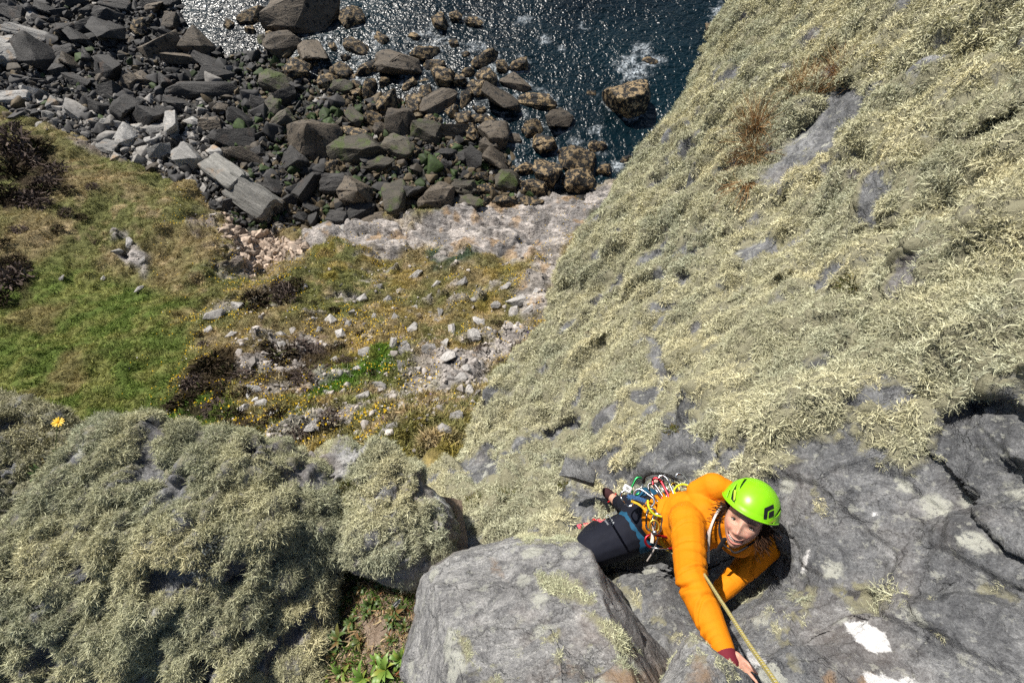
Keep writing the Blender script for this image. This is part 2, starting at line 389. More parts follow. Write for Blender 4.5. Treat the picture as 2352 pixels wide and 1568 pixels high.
def sample_faces(V, F, n, weight, rng, nrm):
    a = V[F[:, 0]]; b = V[F[:, 1]]; c = V[F[:, 2]]; d = V[F[:, 3]]
    area = 0.5 * np.linalg.norm(np.cross(c - a, d - b), axis=1) * weight[F].mean(1)
    f = rng.choice(len(F), n, p=area / area.sum()); s = rng.uniform(size=(n, 1)); t = rng.uniform(size=(n, 1)); q = F[f]
    w4 = ((1 - s) * (1 - t), s * (1 - t), s * t, (1 - s) * t)
    p = sum(V[q[:, k]] * w4[k] for k in range(4)); nn = sum(nrm[q[:, k]] * w4[k] for k in range(4))
    return p, nn / np.maximum(np.linalg.norm(nn, axis=1, keepdims=True), 1e-9), f
E_STREAK = P(1700, 600, 4.0) - P(1400, 900, 4.6); E_STREAK /= np.linalg.norm(E_STREAK)
def streak_coords(V, squeeze=0.45):
    a = V @ E_STREAK; return V - (1 - squeeze) * a[:, None] * E_STREAK[None]
def lichen_tint(p, seed, base=(1, 1, 1), var=0.32):
    n1 = fbm(p, 0.35, 4, seed)[:, None]; n2 = fbm(p, 0.09, 3, seed + 5)[:, None]; r = np.random.default_rng(seed).normal(size=(len(p), 1)) * 0.06
    t = np.array(base)[None] * (1 + var * n1 + var * 0.8 * n2 + r)
    t = t * (1 + 0.10 * n1 * np.array([[1.0, 0.0, -1.2]])); return np.clip(t, 0.25, 1.6)
def grow_lichen(name, V, F, nrm, wgt, n, size, label, seed, base=(1, 1, 1), lift=0.0):
    r = np.random.default_rng(seed); p, nn, f = sample_faces(V, F, n, wgt, r, nrm)
    d = np.linalg.norm(p, axis=1)
    # strands are combed a little up the slope by the wind
    nn = nn + np.array([[0.05, 0.02, 0.12]]) + r.normal(size=nn.shape) * 0.3; nn /= np.linalg.norm(nn, axis=1, keepdims=True)
    sc = size * r.uniform(0.55, 1.5, n) * np.clip(d / 4.4, 1, 1.2) * (0.30 + 0.80 * wgt[F[f]].mean(1))
    pick = r.integers(0, 4, n) + np.where(d + r.normal(size=n) * .3 > 4.1, 4, 0)
    return scatter(name, p + nn * lift, nn, sc, lichen_tint(p, seed, base), LICH, label, 'lichen', seed=seed, pick=pick)

# ------------------------------------------------------------------ the cliff: lichen wall on the right, grey face, ledges under the climber
CLIFF = [(1780,-160,7.2),(1690,0,6.8),(1560,240,6.4),(1420,420,6.1),(1290,620,5.9),(1215,800,5.7),(1100,940,5.3),(1065,1070,4.9),
 (2350,50,2.9),(2350,400,2.2),(2350,800,1.78),(2700,-200,2.9),(2700,600,1.6),(2700,1200,1.3),(2700,1850,1.1),(2000,200,3.9),(2000,600,2.9),(1700,300,4.9),(1600,700,4.0),
 (1400,800,4.7),(1300,1000,4.2),(1180,1090,3.9),(1100,1150,3.6),(1150,1220,3.25),(1290,1200,3.08),(1400,1160,3.25),(1340,1215,2.93),
 (1500,1050,3.1),(1700,1000,2.6),(1850,1000,2.2),(2000,1000,2.05),(2350,950,1.68),(2000,1300,1.78),(1820,1200,2.02),(1800,1420,1.78),
 (1750,1320,2.16),(1650,1410,2.06),(1520,1350,2.15),(1430,1330,2.35),(1560,1480,1.92),(1760,1560,1.50),(2000,1568,1.5),(2352,1300,1.5),(2352,1568,1.36),
 (1630,1200,2.6),(1480,1250,2.72),(1690,1490,1.64),(1700,1540,1.52),(1500,1700,1.7),(1000,1300,3.2),(960,1500,3.1),(1000,2100,2.6),(1700,2100,1.25),(2700,2200,.95)]
_cf = depth_field(CLIFF, 3e-5)
L1 = [(1640,1010),(1690,985),(1800,900),(1900,885),(2000,830),(2100,760),(2230,710),(2352,650),(2700,500)]
L2 = [(1735,480),(1800,445),(1890,405),(1960,372),(2030,315),(2075,345)]
L3 = [(2130,1050),(2165,960),(2250,895),(2300,915),(2352,945),(2700,1000)]
L4 = [(1700,1500),(1760,1470),(1850,1420),(1950,1385),(2100,1402),(2200,1352),(2352,1395),(2700,1420)]
L5 = [(1725,440),(1790,350),(1850,290),(1900,225),(1965,190)]
L6 = [(1785,1205),(1830,1228),(1845,1262),(1850,1300)]
L7 = [(1410,1310),(1500,1302),(1560,1320),(1620,1300)]
L8 = [(2150,1050),(2200,1130),(2300,1250),(2352,1280),(2600,1380)]
L9 = [(1640,770),(1760,690),(1900,640),(2100,560),(2352,470),(2700,350)]; L10 = [(1760,585),(1900,520),(2050,450),(2200,395),(2352,310),(2700,150)]; L11 = [(1330,860),(1420,800),(1520,700),(1600,640),(1680,560)]
def cliff_depth(u, v):
    d = _cf(u, v)
    def step(L, up, wu, lo, wl, fade=30):
        nonlocal d
        q, s = seg_dist(u, v, L); x0 = L[0][0]; e = smooth(x0 - 10, x0 + fade * 3, u)
        # above the line the side is -1 for a line drawn left to right
        g = smooth(-17, 17, q * s); d = d + e * ((1 - g) * up * np.exp(-(q / wu) ** 1.5) + g * lo * np.exp(-(q / wl) ** 1.5)) * (d / 2.5)
    step(L1, 0.19, 48, -0.07, 60); step(L2, -0.07, 70, 0.10, 45); step(L3, -0.05, 40, 0.05, 40); step(L9, 0.09, 40, -0.06, 60); step(L10, 0.09, 36, -0.06, 60); step(L11, 0.07, 30, -0.04, 40); step(L4, 0.045, 30, -0.06, 60)
    q, s = seg_dist(u, v, L5); d = d + 0.13 * np.exp(-(q / 13) ** 2)
    q, s = seg_dist(u, v, L6); d = d + np.where(s < 0, 0.0, 0.03 * np.exp(-(q / 12) ** 2))
    q, s = seg_dist(u, v, L7); d = d + np.where(s < 0, -0.035 * np.exp(-q / 60), 0.02 * np.exp(-(q / 10) ** 2))
    q, s = seg_dist(u, v, L8); d = d + np.where(s < 0, 0.0, 0.03 * np.exp(-(q / 40)))
    for x, y, r, a in ((2290,130,60,.35),(2190,160,40,.2),(1905,85,40,.18),(1990,850,40,.05),(1300,985,40,.22),(1260,1000,22,.12),(1420,680,14,.12),(1500,770,14,.08),(2060,300,26,.1),(1640,1000,25,.1)):
        d = d + a * np.exp(-(((u - x) / r) ** 2 + ((v - y) / (r * .7)) ** 2))
    return d
cA = [(1780,-160),(1700,-15),(1640,92),(1600,170),(1560,240),(1480,345),(1420,420),(1385,470),(1340,515),(1310,575),(1290,625),(1262,700),(1250,745),(1218,800),(1180,835),(1150,862),(1120,905),(1095,945),(1078,1010),(1062,1072),(1020,1085),(1000,1120),(985,1200),(960,1300),(940,1500),(930,1750),(925,2150)]
cB = [(2750,-260),(2750,0),(2750,300),(2750,600),(2750,800),(2750,1000),(2750,1300),(2750,1600),(2750,1900),(2750,2250)]
cA = [(u + (14 if v < 900 else 10 if v < 1080 else 0), v) for u, v in cA]
cu, cv, cV, cF = ruled(cA, cB, cliff_depth, 590, 400, (8, 12, 0.16))
BARE_GREY = [(1780,1085),(1850,1012),(1900,1000),(1960,1045),(2060,1065),(2140,1060),(2160,955),(2230,905),(2300,910),(2352,900),(2800,860),(2800,2000),(900,2000),(1000,1300),(1200,1260),(1400,1290),(1480,1275),(1560,1235),(1640,1190),(1740,1140)]
BARE_LEDGE = [(1748,440),(1790,368),(1850,292),(1890,245),(1955,200),(2000,230),(1975,275),(1930,325),(1860,372),(1790,428)]
BARE_BITS = [[(1500,780),(1535,800),(1545,870),(1510,885)],[(1060,1075),(1110,1040),(1165,1060),(1150,1105),(1090,1115)],[(1240,1000),(1330,960),(1345,1000),(1270,1030)],[(1290,1060),(1360,1060),(1365,1115),(1320,1110)],[(1560,640),(1590,620),(1600,650),(1570,670)],[(1720,1000),(1760,1015),(1745,1060),(1700,1040)],[(1330,1125),(1400,1150),(1390,1200),(1320,1170)],[(1080,1100),(1150,1085),(1160,1120),(1100,1130)]]
bare = poly_mask(cu, cv, BARE_GREY, 16)
# tongues of lichen lap over the grey face
for pl in ([(1850,1005),(1960,1040),(2060,1075),(2080,1090),(2150,1050),(2140,1000),(1950,960)],[(1560,1190),(1700,1110),(1800,1040),(1860,1060),(1800,1100),(1660,1180)]): bare = np.minimum(bare, 1 - 0.8 * poly_mask(cu, cv, pl, 12))
bare = np.maximum(bare, poly_mask(cu, cv, BARE_LEDGE, 8))
for b_ in BARE_BITS: bare = np.maximum(bare, 0.9 * poly_mask(cu, cv, b_, 10))
gap = fbm(streak_coords(cV), 0.16, 4, 77)
near_zone = poly_mask(cu, cv, [(1040,1260),(1000,1090),(1300,950),(1750,960),(1850,1010),(1700,1130),(1500,1100),(1400,1250)], 60)
thr = -0.36 + 0.24 * near_zone + 0.06 * smooth(0.3, 1.0, poly_mask(cu, cv, [(1560,300),(1250,800),(1300,1000),(1560,900),(1700,400)], 80))
covr = np.maximum(smooth(thr - 0.08, thr + 0.08, gap), 0.95 * poly_mask(cu, cv, [(1045,1150),(1150,1115),(1280,1125),(1310,1190),(1300,1225),(1200,1245),(1060,1250)], 18))
DOME = {'cliff': masked(lambda W: domes(W + .03 * np.stack([fbm(W, .08, 2, k) for k in (91, 92, 93)], 1), 0.115, 3), streak_coords(cV, .7), 1 - bare) * covr}
RSK = np.array([[.8, .5, .3], [-.5, .86, 0], [-.3, -.1, .95]])
def cliff_disp(V, n):
    s = streak_coords(V); far = np.clip(np.linalg.norm(V, axis=1) / 3.0, 0.6, 1.8); lm = 1 - bare
    cush = np.abs(fbm(s, 0.22, 2, 3)) * 0.20 * np.clip(far, .8, 1.2) + DOME['cliff'] * 0.050
    big = fbm(V, 0.9, 4, 21) * 0.04 * far + facet(s, 0.55, 31, tilt=1.2, blend=0.3) * 0.045 * far * lm
    rockd = masked(lambda W: facet(W @ RSK, 0.42, 5, (0.7, 1.5, 1.5), 1.1, 0.2, 0.05) * 0.050 + facet(W @ RSK, 0.13, 7, (0.6, 1.6, 1.6), 0.9, 0.15, 0.06) * 0.014 + fbm(W, 0.12, 4, 6, 0.6, (1, 2.5, 1)) * 0.008, V, bare)
    fine = ridged(V @ np.array([[.8, .5, .3], [-.5, .86, 0], [-.3, -.1, .95]]), 0.07, 3, 15, 0.6, (0.5, 2.4, 2.4)) * 0.0045
    return big + lm * cush + bare * (rockd + fine)
cV, cF, cN = finish_patch(cV, cF, cliff_disp); SURF['cliff'] = [cV, cN]
lich = (1 - bare) * covr * (0.42 + 0.58 * smooth(.15, .75, DOME['cliff']))
sparse = bare * smooth(0.30, 0.44, fbm(cV, 0.11, 4, 78)) * smooth(0.0, 0.25, fbm(cV, 0.6, 2, 79)) * 0.55
for pl in ([(1760,1440),(1800,1380),(1850,1340),(1880,1350),(1860,1420),(1800,1470)],[(1900,1350),(1980,1330),(2060,1370),(2150,1380),(2100,1410),(1950,1390)],[(1540,1470),(1460,1400),(1400,1330),(1420,1320),(1500,1400),(1570,1450)]):
    sparse = np.maximum(sparse, 0.7 * poly_mask(cu, cv, pl, 14) * (fbm(cV, 0.07, 3, 80) > -0.1))
lich = np.maximum(lich, sparse)
chalk = np.zeros(len(cu))
for pl in ([(1942,1425),(1990,1420),(2040,1455),(2045,1490),(2000,1492),(1965,1475)],[(1862,1262),(1872,1280),(1855,1308),(1843,1312),(1850,1285)],[(1985,1545),(2060,1552),(2120,1568),(2090,1600),(1990,1590)],[(2000,1172),(2018,1172),(2012,1186),(1998,1184)],[(1700,1460),(1735,1468),(1760,1500),(1720,1505)]):
    chalk = np.maximum(chalk, 0.9 * poly_mask(cu, cv, pl, 24))
rust = np.zeros(len(cu))
for x, y, r in ((1995,1562,28),(1905,1560,24),(1380,1175,14),(1392,1190,10),(1940,130,10),(1360,760,20)): rust = np.maximum(rust, np.exp(-(((cu - x) / r) ** 2 + ((cv - y) / r) ** 2)))
cme = mesh_np('cliff', cV, cF); cliff = new_obj('cliff', cme, M_ROCK)
set_attr(cme, 'lich', lich); set_attr(cme, 'chalk', chalk); set_attr(cme, 'rust', rust); set_attr(cme, 'moss', np.zeros(len(cu)))
tag(cliff, 'steep grey schist cliff under pale beard lichen on the right', 'cliff', kind='structure')
vis = ((cu > 900) & (cu < 2620) & (cv > -150) & (cv < 1760)).astype(float)
grow_lichen('cliff_lichen', cV, cF, cN, lich * vis, 32500, 1.15, 'pale green beard lichen covering the right hand cliff', 5, (1.03, 1.01, 0.93))

# ------------------------------------------------------------------ near boulders and the soil crack
def near_block(name, center, bd, ctrl, nr, nt, back, m, label, disp, seed, n_lich=0, lich_fn=None, base=(1, 1, 1), size=1.0, lich_name=None, moss_fn=None, rust_fn=None, chalk_fn=None, tuck=0.05):
    df = ctrl if callable(ctrl) else depth_field(ctrl, 1e-4); u, v, V, F = radial(center, bd, df, nr, nt, back, tuck=tuck); V, F, n = finish_patch(V, F, disp)
    SURF[name + str(seed)] = [V, n]
    me = mesh_np(name, V, F); o = new_obj(name, me, m); z = np.zeros(len(V))
    li = lich_fn(u, v, V) if lich_fn else z
    set_attr(me, 'lich', li); set_attr(me, 'chalk', chalk_fn(u, v, V) if chalk_fn else z); set_attr(me, 'rust', rust_fn(u, v, V) if rust_fn else z); set_attr(me, 'moss', moss_fn(u, v, V) if moss_fn else z)
    tag(o, label, 'boulder')
    if n_lich:
        ib = (u > -420) & (u < 2500) & (v < 1850)
        grow_lichen(lich_name, V, F, n, li * ib, n_lich, size, label.split(' with')[0] + ' lichen', seed, base)
    return o, V, F, n, u, v
def hump_disp(seed, amp=1.0, thr=-.3, cseed=301, cscale=.16, bald=()):
    def f(V, n):
        s = streak_coords(V, 0.5); cov = smooth(thr - .1, thr + .1, fbm(V, cscale, 4, cseed)); pu, pv, _ = proj(V)
        for pl in bald: cov = cov * (1 - poly_mask(pu, pv, pl, 12))
        return amp * (fbm(V, 0.6, 4, seed) * 0.022 + facet(V, 0.45, seed + 7, tilt=1.2) * 0.035) + cov * (np.abs(fbm(s, 0.2, 2, seed + 1)) * 0.11 + domes(s + .03 * np.stack([fbm(s, .08, 2, k) for k in (91, 92, 93)], 1), 0.105, cseed) * 0.055)
    return f
def cover(thr, seed, scale=0.16):
    def f(u, v, V):
        s_ = streak_coords(V, .5); return smooth(thr - 0.08, thr + 0.08, fbm(V, scale, 4, seed)) * (0.3 + 0.7 * smooth(.2, .8, domes(s_ + .03 * np.stack([fbm(s_, .08, 2, k) for k in (91, 92, 93)], 1), 0.105, seed)))
    return f
# leftmost, behind; lichen tint darkened to paint in its turned-away shade
near_block('lichen_boulder', (60,1180), [(-700,980),(-460,940),(-260,925),(-60,915),(40,925),(85,936),(130,968),(185,1005),(212,1040),(190,1110),(120,1200),(60,1280),(-10,1380),(-280,1500),(-700,1600)],
  [(-260,900,3.9),(100,940,3.9),(200,1040,3.85),(60,1180,3.6),(0,1350,3.5),(-250,1450,3.3),(-250,1150,3.4),(-700,1000,3.7),(-700,1580,3.2)], 90, 220, 0.9, M_ROCK,
  'shade-darkened lichen covered boulder at the left edge beyond the yellow flower', hump_disp(101, 1, -.28, 301), 61, 4200, cover(-0.28, 301), (0.62, 0.61, 0.54), 1.2, 'boulder_lichen')
# the large hump
C2 = [(-300,1480),(-60,1320),(0,1262),(60,1196),(130,1120),(180,1060),(207,1010),(222,978),(262,957),(330,957),(400,966),(470,972),(520,972),(570,988),(640,1012),(690,1040),(735,1075),(770,1130),(782,1200),(776,1290),(768,1380),(762,1460),(745,1600),(710,2200),(-700,2200),(-700,1700)]
C2 = [(u + (12 if u < 215 and v < 1400 else -14 if u > 730 else 0), v + (26 if v < 1050 else 10 if v < 1300 and u < 215 else 0)) for u, v in C2]
near_block('lichen_boulder', (350,1300), C2, [(262,960,2.62),(470,975,2.62),(690,1040,2.68),(0,1262,2.55),(207,1010,2.62),(780,1200,2.62),(770,1400,2.6),(350,1150,2.42),(350,1400,2.36),(600,1250,2.38),(350,1568,2.45),(-200,1600,2.3),(700,1600,2.55),(100,1300,2.44),(400,1900,2.6),(-650,1900,2.3),(600,2200,2.7)], 200, 420, 0.8, M_ROCK,
  'large humped boulder shaggy with olive lichen filling the lower left corner', hump_disp(111, 1, -.36, 311, .2), 62, 17500, cover(-0.36, 311, 0.2), (0.88, 0.87, 0.76), 0.95, 'boulder_lichen',
  moss_fn=lambda u, v, V: 0.8 * np.exp(-(((u - 480) / 40) ** 2 + ((v - 1270) / 40) ** 2)) * 0)
# the middle lobe
C3 = [(690,1040),(735,1022),(770,1020),(850,1032),(905,1045),(945,1064),(975,1092),(1000,1130),(1040,1165),(1046,1190),(1028,1235),(990,1290),(940,1335),(880,1335),(815,1320),(782,1290),(775,1220),(770,1140),(740,1085)]
C3 = [(u - (8 if u > 900 and v < 1200 else 0), v + (20 if v < 1100 else 0)) for u, v in C3]
def c3_li(u, v, V):
    edge = poly_mask(u, v, [(955,1070),(985,1085),(1000,1120),(1055,1165),(1048,1200),(1010,1165),(970,1130)], 8)
    low = poly_mask(u, v, [(780,1330),(800,1290),(860,1320),(980,1260),(1000,1300),(900,1360)], 25)
    return cover(-0.2, 321, 0.18)(u, v, V) * (1 - edge) * (1 - 0.75 * low)
near_block('lichen_boulder', (880,1170), C3, [(735,1025,2.85),(850,1032,2.9),(945,1064,2.9),(1040,1170,2.82),(990,1290,2.62),(880,1335,2.5),(782,1290,2.6),(770,1140,2.8),(880,1170,2.62),(850,1260,2.5),(950,1160,2.7)], 110, 260, 0.7, M_SLAB,
  'rounded lichen boulder with a bare white right edge above the plant crack', hump_disp(121, .8, -.2, 321, .18, [[(950,1060),(985,1080),(1005,1115),(1065,1165),(1050,1205),(1005,1165),(965,1130)], [(780,1340),(800,1290),(860,1320),(980,1260),(1000,1300),(900,1360)]]), 63, 3900, c3_li, (0.92, 0.92, 0.84), 0.95, 'boulder_lichen',
  moss_fn=lambda u, v, V: 0.9 * poly_mask(u, v, [(755,1090),(785,1110),(820,1150),(850,1175),(830,1190),(780,1160),(755,1130)], 10),
  chalk_fn=lambda u, v, V: 0.72 * poly_mask(u, v, [(960,1068),(980,1085),(1005,1125),(1050,1160),(1052,1185),(1005,1150),(975,1110)], 7))
# bare grey block in the foreground
CE = [(925,1600),(938,1480),(955,1390),(968,1330),(990,1302),(1035,1272),(1085,1252),(1130,1248),(1180,1236),(1215,1232),(1260,1236),(1300,1232),(1330,1245),(1352,1268),(1378,1308),(1400,1335),(1450,1392),(1500,1440),(1545,1480),(1580,1530),(1610,1600),(1640,2200),(880,2200)]
def block_disp(V, n):
    r = V @ RSK
    return facet(r, 0.30, 401, (0.7, 1.5, 1.5), 1.0, 0.2, 0.05) * 0.026 + facet(r, 0.09, 404, (0.5, 1.6, 1.6), 1.0, 0.1) * 0.007 + fbm(V, 0.10, 4, 402, 0.6) * 0.006
def planes(*tri):
    """depth of a block bounded by flat faces, each given by three (u, v, depth) points"""
    co = [np.linalg.solve(np.array([(u, v, 1.) for u, v, d in t]), np.array([1 / d for u, v, d in t])) for t in tri]
    return lambda u, v: 1.0 / np.clip(np.min([c[0] * u + c[1] * v + c[2] for c in co], axis=0), 0.25, 1.4)
def ce_ctrl():
    return planes([(1000,1340,1.93),(1300,1330,1.80),(1200,1568,1.40)], [(1130,1250,2.14),(1300,1240,2.05),(1200,1335,1.82)], [(1345,1262,1.93),(1420,1430,1.63),(1540,1488,2.15)], [(960,1350,2.12),(930,1568,1.86),(1005,1400,1.82)])
def ce_li(u, v, V):
    m_ = np.zeros(len(u))
    for pl in ([(1230,1320),(1300,1330),(1370,1370),(1360,1390),(1290,1380),(1240,1350)],[(1050,1450),(1075,1460),(1090,1510),(1070,1520),(1055,1480)],[(1340,1400),(1400,1430),(1470,1500),(1440,1500),(1380,1450)],[(1180,1220),(1300,1222),(1340,1240),(1300,1245),(1200,1250)],[(1500,1430),(1600,1500),(1620,1568),(1560,1568),(1520,1480)],[(1255,1430),(1290,1440),(1270,1480),(1240,1470)]):
        m_ = np.maximum(m_, poly_mask(u, v, pl, 14))
    return 0.85 * m_ * (fbm(V, 0.05, 3, 411) > -0.25) + 0.6 * smooth(0.30, 0.4, fbm(V, 0.07, 4, 412)) * smooth(-.1, .3, fbm(V, 0.5, 2, 413))
near_block('grey_boulder', (1250,1450), CE, ce_ctrl(), 200, 420, 0.6, M_SLAB, 'bare grey angular block with scattered lichen in front of the climber', block_disp, 64, 1300, ce_li, (1.05, 1.06, 0.95), 0.62, 'block_lichen',
  rust_fn=lambda u, v, V: 0.5 * poly_mask(u, v, [(1230,1500),(1330,1480),(1450,1568),(1250,1600)], 60) + 0.6 * poly_mask(u, v, [(1115,1265),(1150,1270),(1175,1340),(1120,1320)], 20) + 0.7 * poly_mask(u, v, [(1400,1540),(1560,1500),(1560,1600),(1380,1600)], 40))
CE2 = [(1500,1640),(1515,1568),(1545,1510),(1572,1468),(1588,1452),(1610,1462),(1640,1492),(1680,1522),(1720,1556),(1745,1600),(1760,1900),(1490,1900)]
near_block('grey_boulder', (1610,1580), CE2, [(1588,1455,1.36),(1545,1510,1.36),(1720,1556,1.34),(1620,1530,1.24),(1600,1600,1.18),(1700,1700,1.2),(1500,1700,1.25)], 90, 200, 0.25, M_SLAB,
  'small peaked grey rock with rusty stains hiding the wrist at the bottom edge', lambda V, n: fbm(V, 0.12, 5, 421, 0.6) * 0.012 + ridged(V, 0.06, 3, 422) * 0.004, 65, 160, lambda u, v, V: 0.5 * smooth(0.2, 0.35, fbm(V, 0.06, 3, 431)), (1.05, 1.06, 0.95), 0.5, 'block_lichen',
  rust_fn=lambda u, v, V: 0.75 * poly_mask(u, v, [(1590,1480),(1660,1530),(1650,1600),(1560,1600)], 40))
# loose flake beside the gear
# soil floor of the crack
m_, t_, b_ = mat('pale_soil', 0.95, 0.1); g_ = N(t_, 'ShaderNodeNewGeometry'); s1 = tex(t_, 14, 8, 0.7, g_.outputs['Position']); s2 = tex(t_, 120, 4, 0.75, g_.outputs['Position'])
c_ = mix(t_, 0.6, ramp(t_, s1.outputs[0], [(0.3, (0.17, 0.125, 0.09)), (0.7, (0.42, 0.335, 0.265))]), ramp(t_, s2.outputs[0], [(0.3, (0.4, 0.38, 0.36)), (0.7, (1.5, 1.45, 1.4))]), 'MULTIPLY')
t_.links.new(c_, b_.inputs['Base Color']); bump(t_, b_, s2.outputs[0], 0.012, 1.0); M_SOIL = m_
SOIL_C = [(760,1100,3.05),(1040,1180,3.2),(1000,1300,2.75),(900,1370,2.58),(780,1350,2.75),(760,1568,2.45),(900,1500,2.32),(930,1568,2.2),(700,1700,2.3),(950,1750,2.0),(1100,1250,3.1),(1100,1500,2.5)]
su, sv, sV, sF = ruled([(700,1080),(700,1300),(690,1500),(680,1800)], [(1060,1150),(1080,1300),(1080,1500),(1080,1800)], depth_field(SOIL_C), 160, 110)
sV, sF, sN = finish_patch(sV, sF, lambda V, n: fbm(V, 0.12, 4, 451) * 0.025 + fbm(V, 0.025, 3, 452) * 0.007)
SURF['soil'] = [sV, sN]; soil = new_obj('soil', mesh_np('soil', sV, sF), M_SOIL); tag(soil, 'pale crumbly soil in the crack between the near boulders', 'soil', kind='structure')
# ------------------------------------------------------------------ sea, beach and hillside
SEA = -25.0
def zctrl(pts): return [(u, v, float(depth_for_z(v, z))) for u, v, z in pts]
BEACH = zctrl([(-300,-250,-23.6),(0,0,-24.2),(200,0,-24.4),(415,-10,-25.0),(430,100,-25.0),(540,130,-25.0),(760,160,-25.05),(830,210,-25.05),(1000,265,-25.1),(1150,335,-25.1),(1190,400,-25.05),(1275,450,-25.0),
  (600,0,-25.7),(1000,0,-26.6),(1400,200,-26.8),(1600,0,-27.2),(1330,390,-25.8),(1650,-250,-27.5),(600,-250,-26),(200,250,-23.9),(0,250,-23.5),(400,380,-23.8),(550,300,-24.3),(650,420,-24.2),(800,480,-24.3),(950,470,-24.5),(1100,440,-24.6),(700,250,-24.6),(600,560,-23.9),(1400,460,-24.6),(900,640,-25.5),(1400,640,-25.5),(-300,640,-26)])
beach_d = depth_field(BEACH)
def hill_z():
    return zctrl([(-260,235,-22.8),(0,262,-23.3),(120,300,-23.5),(230,345,-23.8),(400,412,-23.9),(450,440,-23.9),(480,500,-23.7),(560,505,-24.0),(640,520,-24.0),(700,535,-24.0),(840,520,-24.2),(1000,490,-24.4),(1150,478,-24.5),(1280,462,-24.6),(1400,435,-24.8),(1520,395,-24.6),
     (0,450,-21.3),(200,500,-21.5),(350,480,-22.2),(0,650,-19.7),(250,650,-19.7),(420,610,-20.4),(480,560,-21.0),(535,610,-21.5),(600,560,-23.7),(640,600,-23.1),(580,640,-21.9),(0,850,-17.6),(200,850,-17.4),(350,760,-18.6),(100,960,-16),(300,930,-16.2),(-260,1000,-15),(-260,600,-20),
     (700,610,-21.7),(850,580,-22.3),(1000,560,-22.6),(1200,530,-22.8),(1350,510,-22.4),(1120,580,-21.9),(650,700,-19.2),(850,700,-19.1),(1050,680,-19.5),(1200,680,-19.1),(1250,620,-20.4),(480,740,-18.9),(560,800,-16.4),(800,820,-15.4),(1000,820,-15.1),(1150,800,-15.6),(470,850,-15.2),(430,940,-14.4),(600,930,-13.0),(800,950,-12.0),(1000,950,-11.4),(1100,930,-11.9),(500,1020,-12.3),(700,1060,-10.4),(1000,1060,-9.7),(1300,1180,-8),(0,1150,-12.5),(-260,1150,-12.5),(1350,900,-12)])
hill_d = depth_field(hill_z())
hT = [(-260,225),(0,252),(120,292),(230,340),(310,380),(400,405),(450,432),(480,485),(520,500),(560,500),(640,512),(700,522),(760,518),(840,508),(900,494),(1000,480),(1150,466),(1280,448),(1400,425),(1530,380)]
hB = [(-260,1150),(200,1160),(700,1180),(1350,1190)]
hu, hv, hV, hF = ruled(hT, hB, hill_d, 560, 460, (0, 0, 0))
hu = hu; SLAB = [(700,540),(780,505),(840,500),(930,515),(1000,490),(1120,470),(1250,455),(1400,425),(1420,460),(1340,520),(1270,580),(1180,600),(1090,590),(1030,575),(930,575),(840,585),(760,575),(690,580)]
wob = np.stack([hV[:, 0], hV[:, 1], hV[:, 2]], 1); wu = hu + fbm(wob, 1.6, 4, 501) * 38; wv = hv + fbm(wob, 1.6, 4, 502) * 26
Z = {}
Z['slab'] = poly_mask(wu, wv, SLAB, 9)
Z['lush'] = poly_mask(wu, wv, [(-400,640),(0,640),(160,600),(330,640),(430,700),(455,790),(410,870),(400,970),(250,1010),(-400,1050)], 40)
Z['scree'] = poly_mask(wu, wv, [(520,505),(600,520),(690,560),(700,585),(640,600),(585,640),(560,610),(530,560)], 10)
Z['pink'] = np.maximum(poly_mask(wu, wv, [(520,800),(600,770),(690,790),(700,860),(600,870),(540,850)], 25), 0.7 * poly_mask(wu, wv, [(700,930),(850,860),(1100,760),(1220,790),(1090,960),(1000,1060),(850,1050),(740,1020)], 60))
Z['ledge'] = poly_mask(wu, wv, [(1000,830),(1080,770),(1180,740),(1230,770),(1130,860),(1080,930),(1000,900)], 18)
Z['blue'] = poly_mask(wu, wv, [(975,580),(1040,572),(1100,595),(1060,612),(990,610)], 10)
Z['fern'] = np.maximum(poly_mask(wu, wv, [(720,890),(800,850),(880,820),(910,835),(850,880),(760,930),(700,920)], 12), poly_mask(wu, wv, [(370,960),(430,880),(520,900),(560,960),(480,1000),(390,985)], 20) * 0.8)
Z['bank'] = np.maximum(poly_mask(wu, wv, [(430,500),(500,520),(560,600),(590,645),(540,630),(480,580),(440,540)], 12), poly_mask(wu, wv, [(100,290),(190,300),(250,345),(330,390),(260,370),(150,320)], 10))
Z['crag'] = poly_mask(wu, wv, [(250,535),(300,540),(340,580),(345,620),(300,600),(265,575)], 9)
Z['right'] = poly_mask(wu, wv, [(1190,700),(1260,560),(1320,540),(1300,620),(1250,720),(1200,730)], 14)
Z['heath'] = np.maximum.reduce([poly_mask(wu, wv, q, 22) for q in ([(400,930),(440,840),(480,800),(560,830),(640,785),(720,775),(800,800),(780,860),(720,905),(640,900),(560,900),(520,960),(640,975),(760,950),(790,1010),(600,1020),(410,965)], [(-80,285),(70,305),(150,390),(160,450),(100,495),(-80,490)], [(-80,600),(60,605),(75,660),(30,710),(-80,710)], [(560,680),(620,670),(690,650),(690,700),(600,715)])])
E_B = P(1150, 780, 15.) - P(720, 980, 12.5); E_B /= np.linalg.norm(E_B); rk = fbm(hV - 0.62 * (hV @ E_B)[:, None] * E_B[None], 0.85, 5, 503, 0.6); rkmask = smooth(0.10, 0.24, rk - .08 + .20 * np.maximum(Z['pink'], Z['ledge'])) * (1 - Z['lush']) * smooth(420, 560, hu) * 0.9
rocky = np.clip(np.max([Z['slab'], Z['ledge'] * smooth(-0.3, 0.1, rk), Z['right'] * 0.9, Z['crag'] * smooth(-0.1, 0.1, rk), Z['bank'] * smooth(-0.2, 0.15, rk), rkmask * 0.85], axis=0), 0, 1)
